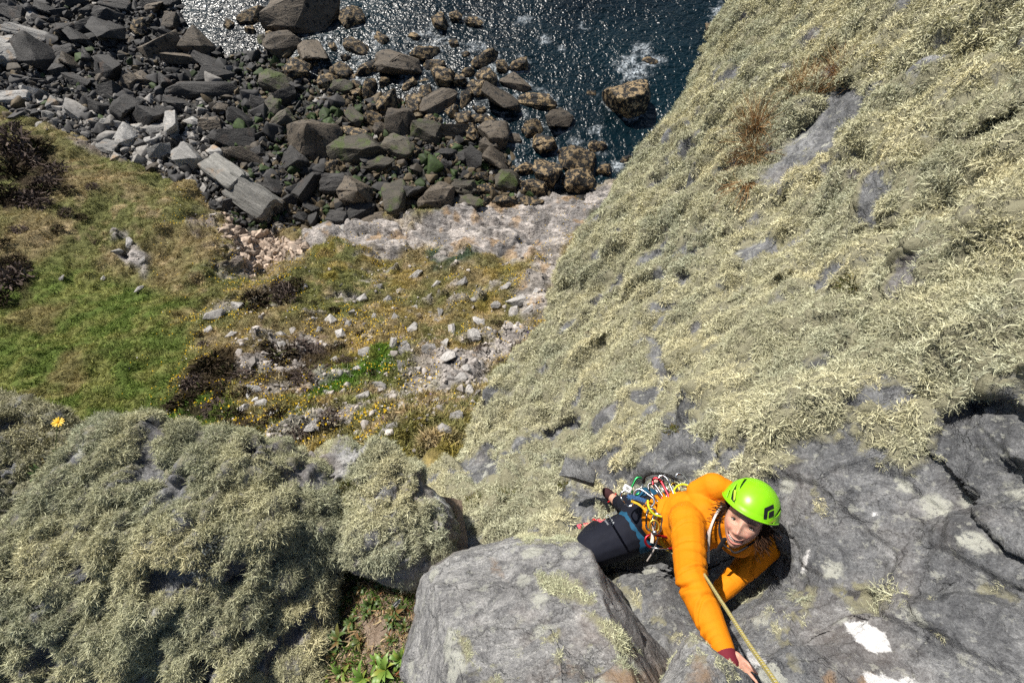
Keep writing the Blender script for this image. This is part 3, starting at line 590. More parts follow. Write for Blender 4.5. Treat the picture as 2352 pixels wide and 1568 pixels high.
n1 = fbm(hV, 2.4, 4, 510)[:, None]; n2 = fbm(hV, 0.7, 4, 511)[:, None]; n3 = fbm(hV, 6.0, 3, 512)[:, None]
def C(*c): return np.array(c)[None]
def lerp(a, b, t): return a + (b - a) * t
veg = lerp(C(.28, .225, .115), C(.175, .18, .068), smooth(-0.35, 0.35, n1))
veg = lerp(veg, C(.42, .325, .19), smooth(0.05, 0.5, n2) * 0.75)
veg = lerp(veg, C(.36, .25, .03), smooth(0.1, 0.35, fbm(hV, 1.1, 4, 513, 0.6)[:, None]) * 0.35 * (1 - Z['lush'][:, None]) * smooth(380, 520, hu)[:, None])
lushc = lerp(C(.125, .175, .040), C(.225, .235, .075), smooth(-0.3, 0.4, n2)); lushc = lerp(lushc, C(.26, .19, .10), smooth(0.15, 0.5, n1) * .6)
veg = lerp(veg, lushc, Z['lush'][:, None]); veg = lerp(veg, C(.40, .28, .21), (Z['pink'] * smooth(-0.25, 0.3, n2[:, 0]))[:, None] * 0.75)
veg = lerp(veg, C(.075, .105, .065), Z['blue'][:, None]); veg = lerp(veg, C(.085, .17, .02), Z['fern'][:, None])
veg = lerp(veg, C(.050, .036, .024), (Z['heath'] * smooth(-.30, .05, n2[:, 0]))[:, None] * .9)
rockc = lerp(C(.25, .235, .225), C(.52, .475, .44), smooth(-0.3, 0.35, fbm(hV, 0.8, 5, 514, 0.65)[:, None])); rockc = lerp(rockc, C(.42, .27, .13), smooth(0.28, 0.45, fbm(hV, 1.3, 4, 515)[:, None]) * 0.6)
rockc = lerp(rockc, C(.10, .10, .105), (poly_mask(hu, hv, [(1140,585),(1160,565),(1200,548),(1250,545),(1230,560),(1190,575),(1160,590)], 4) + poly_mask(hu, hv, [(1215,600),(1260,590),(1250,603),(1220,612)], 4))[:, None] * 0.9)
rockc = lerp(rockc, C(.17, .13, .10), Z['bank'][:, None] * 0.7)
colr = lerp(veg, rockc, rocky[:, None]); scr = lerp(C(.45, .33, .23), C(.62, .56, .49), smooth(-.1, .4, fbm(hV, 0.35, 3, 516)[:, None])); colr = lerp(colr, scr, Z['scree'][:, None])
colr *= 1 + 0.25 * fbm(hV, 0.3, 3, 517)[:, None]
def hill_disp(V, n):
    soft = fbm(V, 5.0, 3, 519) * 0.9 + fbm(V, 2.2, 4, 520) * 0.45 + np.abs(fbm(V, 1.1, 3, 521)) * 0.45 + fbm(V, 0.35, 3, 524) * 0.07
    rot = V @ np.array([[.8, .45, -.4], [-.5, .85, -.1], [.3, .28, .9]])
    hard = masked(lambda W: facet(W, 1.5, 522, (0.6, 1.6, 1.6), 1.2, 0.25, 0.05) * 0.5 + facet(W, 0.5, 523, (0.6, 1.5, 1.5), 1.1, 0.3, 0.08) * 0.16 + fbm(W, 0.25, 3, 525) * .04, rot, rocky)
    return soft * (1 - rocky * .6) + hard * rocky + 0.10 * rocky + Z['scree'] * fbm(V, 0.3, 3, 526) * 0.12
hV, hF, hN = finish_patch(hV, hF, hill_disp); SURF['hill'] = [hV, hN]
m_, t_, b_ = mat('hillside_cover', 0.92, 0.12); g_ = N(t_, 'ShaderNodeNewGeometry'); a_ = attr(t_, 'col'); r_ = attr(t_, 'rocky')
q1 = tex(t_, 4.5, 6, 0.7, g_.outputs['Position']); q2 = tex(t_, 16, 4, 0.7, g_.outputs['Position'])
mps = N(t_, 'ShaderNodeMapping'); mps.inputs['Rotation'].default_value = (0.5, 0.3, 0.55); mps.inputs['Scale'].default_value = (0.7, 3.5, 2.0); t_.links.new(g_.outputs['Position'], mps.inputs[0]); q3 = tex(t_, 2.2, 7, 0.68, mps.outputs[0], dist=0.5)
c_ = mix(t_, 0.75, a_.outputs['Color'], ramp(t_, q1.outputs[0], [(0.3, (0.45, 0.45, 0.45)), (0.7, (1.5, 1.5, 1.5))]), 'MULTIPLY'); c_ = mix(t_, 0.5, c_, ramp(t_, q2.outputs[0], [(0.32, (0.4, 0.4, 0.4)), (0.68, (1.5, 1.5, 1.5))]), 'MULTIPLY')
cr = ramp(t_, q3.outputs[0], [(0.40, (0.35, 0.33, 0.32)), (0.47, (1, 1, 1)), (0.62, (1.12, 1.1, 1.08))]); c_ = mix(t_, math_n(t_, 'MULTIPLY', r_.outputs['Fac'], 0.9), c_, mix(t_, 1.0, c_, cr, 'MULTIPLY'))
t_.links.new(c_, b_.inputs['Base Color']); bump(t_, b_, math_n(t_, 'ADD', q1.outputs[0], math_n(t_, 'ADD', q2.outputs[0], q3.outputs[0])), 0.12, 0.8); M_HILL = m_
hme = mesh_np('hillside', hV, hF); hill = new_obj('hillside', hme, M_HILL); set_attr(hme, 'col', np.clip(colr, 0, 1), 'FLOAT_COLOR'); set_attr(hme, 'rocky', rocky)
tag(hill, 'grassy rocky coastal slope running down to the boulders', 'hillside', kind='structure')

# grass, flowers
def veg_mat(name):
    m, t, b = mat(name, 0.85, 0.15); rn = attr(t, 'rnd'); ti = attr(t, 'tint', 'INSTANCER')
    c = mix(t, 1.0, ti.outputs['Color'], ramp(t, rn.outputs['Fac'], [(0, (0.65, 0.65, 0.6)), (1, (1.5, 1.45, 1.35))]), 'MULTIPLY'); t.links.new(c, b.inputs['Base Color']); return m
M_VEG = veg_mat('grass_blades'); GRASS = []
for i in range(4):
    V_, F_, A_ = strands(16, 0.10, 0.15, 0.022, 2, 0.9, seed=80 + i, up=0.6, taper=0.25, spread=0.9); GRASS.append(proto('grass_tuft_%d' % i, V_, F_, M_VEG, {'rnd': (A_, 'FLOAT')}))
hvis = ((hu > -30) & (hu < 1420) & (hv < 1110)).astype(float); hdist = np.linalg.norm(hV, axis=1)
rg = np.random.default_rng(91)
wg = hvis * np.clip(1 - rocky * 1.15 - Z['scree'], 0, 1) * (20 / hdist) ** 1.6
p_, nn_, f_ = sample_faces(hV, hF, 42000, wg, rg, hN); tint_ = colr[hF[f_]].mean(1) * rg.uniform(0.85, 1.6, (len(p_), 1)); nn_ = nn_ * 0.6 + np.array([[0, 0, 0.5]]) + rg.normal(size=nn_.shape) * .15
scatter('hillside_grass', p_, nn_, rg.uniform(0.5, 1.25, len(p_)), np.clip(tint_, 0, 1), GRASS, 'olive and green grass tufts over the coastal slope', 'grass', seed=3)
M_FLW, t_, b_ = mat('flower_petals', 0.6, 0.2); t_.links.new(attr(t_, 'tint', 'INSTANCER').outputs['Color'], b_.inputs['Base Color'])
ang = np.arange(5) * 2 * math.pi / 5; V_ = []; F_ = []
for k in range(5):
    c, s = math.cos(ang[k]), math.sin(ang[k]); b0 = len(V_)
    V_ += [(0, 0, 0), (c * .6 - s * .35, s * .6 + c * .35, .25), (c, s, .3), (c * .6 + s * .35, s * .6 - c * .35, .25)]; F_.append((b0, b0 + 1, b0 + 2, b0 + 3))
FLOW = [proto('small_flower', np.array(V_) * 0.022, np.array(F_), M_FLW)]
fl = smooth(0.02, 0.3, fbm(hV, 1.4, 4, 530, 0.6)) * np.clip(1 - rocky * .8 - Z['scree'] - Z['lush'] * .9, 0, 1) * hvis * (16 / hdist) ** 1.2 * smooth(350, 500, hu + 0.3 * (hv - 500))
p_, nn_, f_ = sample_faces(hV, hF, 6500, fl, rg, hN); cc = np.where(rg.uniform(size=(len(p_), 1)) < .88, C(.72, .47, .012), np.where(rg.uniform(size=(len(p_), 1)) < .6, C(.75, .72, .62), C(.14, .10, .32)))
scatter('slope_flowers', p_ + np.array([[0, 0, .10]]), nn_ * .4 + np.array([[0, -.2, .8]]), rg.uniform(0.6, 1.4, len(p_)), cc, FLOW, 'small yellow and purple flowers dotted over the slope', 'flowers', seed=4)

# beach floor
bu, bv = np.meshgrid(np.linspace(-320, 1720, 300), np.linspace(-260, 640, 170)); bV = P(bu, bv, beach_d(bu, bv)).reshape(-1, 3); bF = grid_faces(*bu.shape)
bV, bF, bN = finish_patch(bV, bF, lambda V, n: fbm(V, 1.2, 4, 540) * 0.18 + fbm(V, 0.4, 2, 541) * .08)
m_, t_, b_ = mat('shingle_floor', 0.7, 0.4); g_ = N(t_, 'ShaderNodeNewGeometry'); vo = t_.nodes.new('ShaderNodeTexVoronoi'); vo.inputs['Scale'].default_value = 3.2; t_.links.new(g_.outputs['Position'], vo.inputs['Vector']); q1 = tex(t_, 0.35, 4, 0.6, g_.outputs['Position'])
c_ = ramp(t_, q1.outputs[0], [(0.38, (0.016, 0.015, 0.015)), (0.55, (0.024, 0.021, 0.016)), (0.68, (0.018, 0.028, 0.009))]); c_ = mix(t_, 0.8, c_, ramp(t_, vo.outputs['Distance'], [(0.0, (1.5, 1.5, 1.5)), (0.6, (0.3, 0.3, 0.3))]), 'MULTIPLY')
t_.links.new(c_, b_.inputs['Base Color']); bump(t_, b_, vo.outputs['Distance'], -0.2, 0.9)
beach = new_obj('beach', mesh_np('beach', bV, bF), m_); tag(beach, 'dark wet shingle between the shore boulders', 'beach', kind='structure')

# ------------------------------------------------------------------ shore boulders
def rock_mesh(name, seed, npts=14, bev=0.10, rough=0.05, cuts=2, box=False, spread=0.25):
    """a broken stone: hull of scattered points, edges worn, surface roughened"""
    r = np.random.default_rng(seed); bm = bmesh.new()
    if box: pts = np.array([(x, y, z) for x in (-1, 1) for y in (-1, 1) for z in (-1, 1)]) * .8 + r.normal(size=(8, 3)) * .10
    else:
        pts = r.normal(size=(npts, 3)); pts /= np.linalg.norm(pts, axis=1, keepdims=True); pts *= r.uniform(1 - spread, 1 + spread, (npts, 1)); pts = np.sign(pts) * np.abs(pts) ** 0.8
    for p in pts: bm.verts.new(p)
    bmesh.ops.convex_hull(bm, input=list(bm.verts)); bmesh.ops.delete(bm, geom=[v for v in bm.verts if not v.link_faces], context='VERTS')
    bmesh.ops.dissolve_limit(bm, angle_limit=0.12, verts=list(bm.verts), edges=list(bm.edges))
    bmesh.ops.bevel(bm, geom=list(bm.edges), offset=bev, segments=2, profile=0.6, affect='EDGES', clamp_overlap=True)
    bmesh.ops.triangulate(bm, faces=list(bm.faces))
    for k in range(cuts):
        L = [e for e in bm.edges if e.calc_length() > 0.20]; bmesh.ops.subdivide_edges(bm, edges=L, cuts=1, use_grid_fill=True); bmesh.ops.triangulate(bm, faces=[f for f in bm.faces if len(f.verts) > 3])
    V = np.array([v.co[:] for v in bm.verts]); V -= (V.max(0) + V.min(0)) / 2; L = V / np.maximum(np.linalg.norm(V, axis=1, keepdims=True), .05)
    V = V + L * (fbm(V, 0.7, 4, seed + 1) * rough * 1.6 + facet(V, 0.55, seed + 2, (0.5, 1.8, 1.4), 1.0, 0.3, .05) * rough * 1.1)[:, None]; V /= np.abs(V).max(0)
    for v, c in zip(bm.verts, V): v.co = c
    me = bpy.data.meshes.new(name); bm.to_mesh(me); bm.free(); me.polygons.foreach_set('use_smooth', np.ones(len(me.polygons), bool)); me.update()
    me.set_sharp_from_angle(angle=math.radians(34)); return me
ANG = [rock_mesh('angular_boulder_%d' % i, 600 + 11 * i, 12, 0.07, 0.05, 2) for i in range(10)]
RND = [rock_mesh('rounded_boulder_%d' % i, 800 + 11 * i, 22, 0.20, 0.06, 2, spread=.12) for i in range(8)]
BOX = [rock_mesh('slab_boulder_%d' % i, 900 + 11 * i, 8, 0.16, 0.075, 3, True) for i in range(3)]
def boulder_mat(name, stops, speck=0.0, speck_col=(0.012, 0.011, 0.010), tint2=None, t2=(0.5, 0.6), green=0.0, rough=0.75):
    m, t, b = mat(name, rough, 0.4); g = N(t, 'ShaderNodeTexCoord'); oi = N(t, 'ShaderNodeObjectInfo'); geo = N(t, 'ShaderNodeNewGeometry'); pos = geo.outputs['Position']
    mp = N(t, 'ShaderNodeMapping'); mp.inputs['Scale'].default_value = (0.7, 2.6, 1.6); t.links.new(g.outputs['Object'], mp.inputs[0]); ro = N(t, 'ShaderNodeVectorMath', operation='ADD'); cmb = N(t, 'ShaderNodeCombineXYZ'); t.links.new(math_n(t, 'MULTIPLY', oi.outputs['Random'], 50.0), cmb.inputs[0]); t.links.new(mp.outputs[0], ro.inputs[0]); t.links.new(cmb.outputs[0], ro.inputs[1])
    n1 = tex(t, 1.4, 7, 0.66, ro.outputs[0], dist=.4); n2 = tex(t, 9, 5, 0.7, pos)
    c = ramp(t, n1.outputs[0], stops); c = mix(t, 0.6, c, ramp(t, n2.outputs[0], [(0.3, (0.55, 0.55, 0.55)), (0.7, (1.4, 1.4, 1.4))]), 'MULTIPLY')
    br = math_n(t, 'ADD', math_n(t, 'MULTIPLY', oi.outputs['Random'], 0.6), 0.72); hb = N(t, 'ShaderNodeHueSaturation'); t.links.new(br, hb.inputs['Value']); t.links.new(c, hb.inputs['Color']); c = hb.outputs[0]
    if tint2:
        n5 = tex(t, 0.9, 4, 0.6, pos); c = mix(t, ramp(t, n5.outputs[0], [(t2[0], (0, 0, 0)), (t2[1], (.75, .75, .75))]), c, tint2)
    if speck:
        n3 = tex(t, 3.4, 5, 0.72, pos); c = mix(t, ramp(t, n3.outputs[0], [(0.62 - speck, (0, 0, 0)), (0.66 - speck, (1, 1, 1))]), c, speck_col)
    if green:
        n4 = tex(t, 0.8, 5, 0.65, pos); sp = N(t, 'ShaderNodeSeparateXYZ'); t.links.new(geo.outputs['Normal'], sp.inputs[0])
        f = math_n(t, 'ADD', math_n(t, 'MULTIPLY', sp.outputs[2], 0.12), n4.outputs[0]); c = mix(t, ramp(t, f, [(0.68 - green, (0, 0, 0)), (0.80 - green, (1, 1, 1))]), c, (0.062, 0.085, 0.018))
    t.links.new(c, b.inputs['Base Color']); h = math_n(t, 'ADD', n1.outputs[0], math_n(t, 'MULTIPLY', n2.outputs[0], .4)); bump(t, b, h, 0.10, 0.8); return m
BM = {'g': boulder_mat('dark_slate', [(.3, (.015, .0146, .015)), (.7, (.058, .054, .050))], tint2=(.10, .065, .045), t2=(.6, .75)),
      'G': boulder_mat('brown_grey_stone', [(.3, (.052, .042, .031)), (.7, (.145, .117, .086))], speck=.06),
      'b': boulder_mat('barnacled_brown_stone', [(.3, (.13, .09, .045)), (.7, (.33, .24, .13))], speck=.16),
      'm': boulder_mat('weedy_stone', [(.3, (.040, .036, .029)), (.7, (.11, .095, .068))], green=.06),
      'p': boulder_mat('pale_grey_stone', [(.3, (.20, .195, .185)), (.7, (.40, .385, .36))], tint2=(.40, .25, .12), t2=(.55, .7)),
      's': boulder_mat('banded_grey_stone', [(.3, (.10, .098, .09)), (.7, (.26, .25, .225))], tint2=(.30, .19, .10), t2=(.6, .75)),
      'k': boulder_mat('black_stone', [(.3, (.018, .017, .016)), (.7, (.05, .047, .045))])}
c1 = lambda x, y, w, h, a, k: (x * .2563, y * .2563, w * .2563, h * .2563, a, k)
c2 = lambda x, y, w, h, a, k: (516.8 + x * .2563, y * .2563, w * .2563, h * .2563, a, k)
c3 = lambda x, y, w, h, a, k: (1033.6 + x * .293, y * .293, w * .293, h * .293, a, k)
c4 = lambda x, y, w, h, a, k: (574.2 + x * .3174, 401.9 + y * .3174, w * .3174, h * .3174, a, k)
def rows(f, s): return [f(*[float(q) for q in r.split(',')[:5]], r.split(',')[5]) for r in s.split()]
BL = rows(c1, '''430,95,210,110,10,g 330,165,230,70,15,g 1050,50,240,110,5,g 970,130,220,130,-10,g 990,310,220,270,0,g 590,290,150,140,0,g 250,300,460,90,15,p 800,250,200,120,-15,g 1260,240,110,170,0,b 1350,190,80,100,0,b
1450,430,330,190,-15,G 1780,410,260,190,20,G 1640,540,300,150,20,G 1930,680,300,130,0,g 1870,570,230,110,25,g 720,360,190,130,20,g 560,480,220,110,-25,g 760,520,180,110,30,g 650,570,150,150,0,G 980,630,300,160,20,g 540,640,130,100,-45,g
690,730,300,90,15,g 1150,740,150,140,20,G 1290,710,170,100,30,G 1460,760,200,120,15,g 1830,820,600,150,0,g 970,820,150,150,20,g 870,960,220,120,15,g 1090,940,150,120,-30,g 1150,1000,170,220,20,g 1330,1050,280,190,0,g 640,1000,180,90,5,p
490,940,100,120,20,p 300,830,180,120,30,p 150,880,230,110,-15,p 430,1030,120,90,0,p 840,1100,110,80,0,p 1040,1120,260,90,-8,p 1230,1150,110,90,0,p 1130,1240,170,230,20,p 1410,1170,170,90,-25,p 1550,1130,190,190,40,p 1720,1100,180,80,25,p
1890,1120,190,110,-15,G 1370,1260,170,80,-20,p 990,1330,200,120,10,p 1060,1430,100,90,20,p 1440,1370,160,150,0,p 1690,1420,260,190,35,p 1940,1380,180,100,25,p 1330,1360,80,120,10,p 2100,1250,360,200,5,g 1580,920,260,110,10,g 1990,980,150,100,30,G
120,500,230,170,0,p 360,520,260,260,30,g 50,400,140,170,0,p 30,560,150,120,-20,p 100,120,240,120,20,g 60,40,170,110,0,g 700,30,200,90,0,g 800,110,150,90,0,g 1400,90,150,100,0,G 1540,200,110,160,0,G 1500,40,170,110,10,g 1330,50,140,90,0,g''')
BL += rows(c2, '''700,140,600,290,-5,G 1140,180,200,160,-20,b 270,160,260,130,-15,b 40,230,90,100,0,b 230,290,90,80,-30,b 330,360,70,90,0,m 440,340,110,90,-30,b 530,420,290,190,-30,G 790,510,310,190,60,G 660,640,210,150,-25,b 1170,430,220,110,30,b 980,430,100,70,55,b
1390,350,150,80,35,b 1090,530,90,60,0,b 1930,220,150,110,60,b 2070,160,100,80,0,b 1700,340,110,70,10,b 1800,485,270,110,-10,b 2050,400,80,70,0,b 2160,490,80,60,-20,b 1560,600,360,200,10,G 1280,620,220,120,-30,b 1040,650,180,130,40,b 1870,600,190,100,0,b
1945,710,190,150,15,b 2110,730,120,100,20,b 2180,660,100,80,0,b 1150,700,70,60,0,b 1650,760,170,100,-25,b 1790,735,100,50,0,b 1800,840,110,150,0,b 920,740,150,110,-30,b 1040,790,220,110,10,m 1180,770,110,70,20,b 1290,810,120,230,0,b 1430,750,100,100,0,b
1180,840,90,90,0,b 1460,920,190,230,0,b 1690,940,140,210,0,b 1910,930,340,170,-35,G 2050,1010,120,100,-40,b 2160,900,110,190,5,b 1070,890,160,50,5,b 990,950,130,60,-25,m 1345,970,140,80,15,b 1320,1080,180,120,20,b 1170,1060,190,130,50,m 1060,1000,100,60,0,b
1030,1100,80,100,0,m 1570,1130,270,250,0,G 1780,1200,300,190,10,m 2030,1180,290,150,15,G 1850,1090,120,100,40,b 2130,1080,140,150,0,b 2200,1190,110,130,0,b 1170,1200,250,110,25,b 1390,1170,120,110,-10,G 800,1230,430,380,-20,G 500,1090,230,140,-35,m
440,970,130,170,10,m 300,940,150,130,0,g 1180,1360,450,190,-15,m 1550,1330,290,170,35,m 1380,1480,300,120,0,m 960,1500,150,100,-15,b 600,1450,300,170,20,g 790,1540,190,100,20,g 290,1370,120,90,-60,g 480,1240,150,70,-10,g 160,1090,320,130,25,g
270,1040,140,80,10,g 460,760,280,160,20,m 410,660,180,80,-5,g 550,880,190,180,0,g 660,800,120,100,0,k 250,1430,450,100,15,G 1990,1380,180,90,5,g 2060,1320,80,80,0,b 2130,1410,110,120,0,g 1990,1500,130,110,0,g 1680,1360,120,100,30,b 1900,1450,110,80,-20,b''')
BL += rows(c3, '''190,180,130,60,15,b 265,475,230,90,-28,b 405,530,90,90,0,b 540,510,150,110,0,b 140,580,80,60,0,b 290,620,170,130,35,b 75,640,100,90,0,b 215,710,130,120,0,b 410,800,290,190,10,G 515,660,220,100,30,G 690,810,290,100,20,b 225,865,90,60,0,b 850,940,220,150,-35,G
640,1020,150,120,-15,b 750,1130,180,150,0,b 1370,790,290,240,0,b 1560,490,130,60,10,b 1100,740,80,50,0,b 180,1050,110,130,15,b 345,1080,220,220,0,G 250,945,190,70,10,b 510,1100,100,80,10,G 875,1190,90,60,0,b 310,1160,150,110,0,G 385,1270,260,170,10,G 180,1260,140,180,0,k
750,1360,230,190,40,b 990,1270,260,200,10,b 1000,1430,230,150,0,b 1200,1330,100,90,0,b 1150,1160,150,90,20,b 580,1330,140,100,0,b 440,1430,170,150,10,m 640,1480,220,110,5,b 110,1470,230,110,10,m 275,1490,140,70,0,b 235,1385,120,80,0,b 1380,1260,90,60,-10,b 2050,230,80,90,0,b''')
BL += rows(c4, '''430,90,230,170,-40,g 620,70,190,130,0,g 780,130,220,200,20,G 800,260,200,130,-10,g 1040,170,160,290,0,m 1200,120,160,130,-50,g 1350,170,230,210,0,G 1570,100,220,110,10,m 1570,210,230,100,0,m 270,200,150,110,-60,g 190,90,150,130,0,g 80,90,90,70,0,g
640,310,150,90,10,g 460,250,110,80,0,g 380,310,90,90,0,g 1200,300,110,100,-20,m 1840,200,170,90,0,b 2030,200,180,80,0,b 1720,200,80,80,0,b 950,350,270,120,-10,G 680,430,150,110,-45,p 790,430,110,130,0,p''')
SLABS = [(522,402,112,52,38,'s'), (582,457,125,58,34,'s')]
HAND = {}
def hand(u, v, text): HAND[min(range(len(BL)), key=lambda i: math.hypot(BL[i][0] - u, BL[i][1] - v))] = text
hand(696, 36, 'largest boulder of the shore, dark brown, standing in the glitter at the top edge'); hand(1435, 231, 'lone brown barnacled boulder standing in open water nearest the lichen cliff'); hand(722, 315, 'huge grey brown boulder in the middle of the shore boulder field')
hand(917, 154, 'big humped brown boulder at the water line among small barnacled ones'); hand(1490, 143, 'small tan rock awash in the white foam patch'); hand(986, 210, 'long grey brown boulder tilted up, crossing the water line')
hand(1154, 234, 'large flat topped grey brown boulder at the water edge'); hand(1323, 372, 'tan barnacled boulder at the water edge, upper one of a touching pair near the cliff'); hand(1326, 419, 'tan barnacled boulder at the water edge, lower one of a touching pair near the cliff')
hand(469, 210, 'very long dark flat slab lying across the upper boulder field'); hand(819, 348, 'long dark boulder with green weed on its right end'); hand(904, 456, 'tall pointed boulder with green weed down its right side'); hand(1002, 456, 'square brown boulder beside the tall weedy one at the slope foot')
hand(64, 77, 'long thin pale slab lying flat near the left edge'); hand(1655, 67, 'small reddish rock half hidden behind the lichen cliff edge'); hand(1283, 275, 'smooth grey boulder leaning alone in the water off the boulder field'); hand(875, 513, 'brown humped boulder pressed against the foot of the slope')
hand(822, 443, 'big grey brown boulder at the slope foot with a pale streak'); hand(290, 317, 'pale upright boulder at the lower end of the light grey rockfall'); hand(433, 364, 'pale boulder with orange lichen above the long split slab'); hand(1086, 394, 'black boulder among brown ones near the water inlet')
KN = {'g': 'dark grey', 'G': 'grey brown', 'b': 'tan barnacled', 'm': 'green weeded', 'p': 'pale grey', 'k': 'black'}
def zone_of(u, v, k):
    if u < 330: return 'in the upper left corner' if v < 130 else 'near the left edge above the grass'
    if u < 560: return 'near the top left of the water' if v < 130 else ('left of the middle boulders' if v < 270 else 'in the rockfall above the grass')
    if u < 830: return 'beside the largest shore boulder' if v < 190 else ('in the middle boulders' if v < 360 else 'above the scree gully')
    if u < 1090: return 'standing in the bright glitter' if v < 130 else ('along the water line' if v < 270 else ('right of the middle boulders' if v < 400 else 'along the foot of the shore slab'))
    return 'standing in the dark water' if v < 200 else ('in the shallows' if v < 340 else 'by the inlet next to the cliff')
rb = np.random.default_rng(5); WROCKS = []
def place_boulder(i, u, v, wd, ht, ang, k, label=None, group=None, meshes=None, sink=0.28):
    d = float(beach_d(np.array([u]), np.array([v]))[0]); s = d / FPX; a = wd * s / 2 * 1.16; b = ht * s / 2 * 1.24; c = max(0.18, min(a, b) * rb.uniform(.75, 1.0))
    ms = meshes or (RND if k in 'bm' else ANG if k in 'gpk' else (ANG + RND)); me = ms[int(rb.integers(len(ms)))]
    key = me.name + k
    if key not in MESHK: q = me.copy(); q.name = me.name; q.materials.clear(); q.materials.append(BM[k]); MESHK[key] = q
    o = new_obj('boulder', MESHK[key]); p = P(u, v, d); base = p[2]
    o.location = (p[0], p[1], max(base, SEA - .15) + c * (1 - 2 * sink) * 0.75); o.scale = (a, b, c)
    # move along the view ray so the raised centre stays under its picture point
    t = o.location[2] / p[2]; o.location = (p[0] * t, p[1] * t, o.location[2])
    o.rotation_euler = (rb.normal() * .14, rb.normal() * .14, -math.radians(ang) + rb.choice([0, math.pi]))
    WROCKS.append((o.location[0], o.location[1], max(a, b) * .9, o.location[2] - c))
    tag(o, label, 'boulder', group); return o
MESHK = {}
for i, (u, v, wd, ht, ang, k) in enumerate(BL):
    if i in HAND: place_boulder(i, u, v, wd, ht, ang, k, HAND[i]); continue
    L = max(wd, ht); r = L / min(wd, ht); size = 'small' if L < 30 else 'middling' if L < 52 else 'large'; shp = 'long' if r > 1.75 else 'blocky' if k in 'gpGk' else 'rounded'
    lb = f'{size} {shp} {KN[k]} boulder {zone_of(u, v, k)}'; place_boulder(i, u, v, wd, ht, ang, k, lb, f'{size} {shp} {KN[k]} boulders {zone_of(u, v, k)}')
for (u, v, wd, ht, ang, k), lb in zip(SLABS, ('long pale flat slab with a split end, upper half of the broken pair', 'long pale flat slab with a split end, lower half of the broken pair')):
    place_boulder(0, u, v, wd, ht, ang, k, lb, meshes=BOX, sink=.22)
# countless smaller stones between them
def stone_protos(nm, m, seed, n=3):
    out = []
    for i in range(n):
        me = rock_mesh(nm + '_%d' % i, seed + 7 * i, 11, .10, .04, 0); me.materials.append(m); out.append(bpy.data.objects.new(nm + '_%d' % i, me))
    return out
m_, t_, b_ = mat('shore_stone', .75, .4); g_ = N(t_, 'ShaderNodeNewGeometry'); q1 = tex(t_, 6, 5, .7, g_.outputs['Position']); c_ = mix(t_, 1.0, attr(t_, 'tint', 'INSTANCER').outputs['Color'], ramp(t_, q1.outputs[0], [(.3, (.5, .5, .5)), (.7, (1.5, 1.5, 1.5))]), 'MULTIPLY'); t_.links.new(c_, b_.inputs['Base Color']); M_STONE = m_
SP = stone_protos('shore_stone', M_STONE, 1200, 4)
SHORE = [(-40,-30),(415,-30),(430,90),(540,130),(640,110),(760,170),(840,200),(960,250),(1090,300),(1180,350),(1200,420),(1280,455),(1000,500),(860,520),(700,545),(560,520),(480,490),(430,430),(320,400),(230,360),(120,310),(-40,280)]
us = rb.uniform(-40, 1290, 15000); vs = rb.uniform(-30, 545, 15000); mk = in_poly(us, vs, SHORE); us, vs = us[mk], vs[mk]; ds = beach_d(us, vs); ps = P(us, vs, ds); n_ = len(us)
pal = np.array([(.045, .043, .042), (.07, .058, .044), (.03, .029, .028), (.032, .055, .012), (.10, .075, .042), (.24, .225, .205)])
wt = np.stack([np.where(us < 700, 3, 1.), np.ones(n_), np.ones(n_), np.where((us > 520) & (us < 1250), 1.6, 0.1), np.where(us > 600, 3, .3), np.where((vs > 230 - 0 * us) & (us < 480), 4, .25)], 1); wt /= wt.sum(1, keepdims=True)
pick = (wt.cumsum(1) > rb.uniform(size=(n_, 1))).argmax(1)
scatter('shore_stones', ps + np.array([[0, 0, .05]]), np.array([[0, 0, 1.]]) + rb.normal(size=(n_, 3)) * .4, rb.gamma(2.0, .055, n_) + .05, pal[pick] * rb.uniform(.7, 1.35, (n_, 1)), SP, 'small stones and cobbles packed between the shore boulders', 'stones', seed=6)
# scree in the gully
ss = Z['scree'] * 1.0; p_, nn_, f_ = sample_faces(hV, hF, 1600, ss + 1e-9, rb, hN); sc_ = rb.gamma(1.6, .045, 1600) + .03
scatter('gully_scree', p_, nn_ + rb.normal(size=nn_.shape) * .4, sc_, np.array([[.36, .28, .215]]) * rb.uniform(.5, 1.7, (1600, 1)), SP, 'pale broken scree in the orange gully', 'scree', seed=8)

# ------------------------------------------------------------------ sea
def sea_grid():
    x = np.concatenate([[-900, -300, -120, -60, -40], np.arange(-30, 24, .11), [30, 40, 60, 120, 300, 900]]); y = np.concatenate([[-20, 0, 8], np.arange(13, 40, .11), [44, 52, 70, 120, 250, 500, 1200]])
    return np.meshgrid(x, y)
gx, gy = sea_grid(); sV_ = np.stack([gx.ravel(), gy.ravel(), np.full(gx.size, SEA)], 1); core = ((sV_[:, 0] > -30) & (sV_[:, 0] < 24) & (sV_[:, 1] > 13) & (sV_[:, 1] < 40)).astype(float)
pw = sV_ * np.array([[1, 1, 0]]); sV_[:, 2] += core * (fbm(pw, 3.0, 3, 700, .5) * .16 + ridged(pw, 0.9, 3, 701, .55, (1, 1.35, 1)) * .045)
uS, vS, dS = proj(sV_); foam = np.zeros(len(sV_)); fn = ridged(pw, 0.7, 4, 710, .6); fn2 = fbm(pw, 2.2, 3, 711)
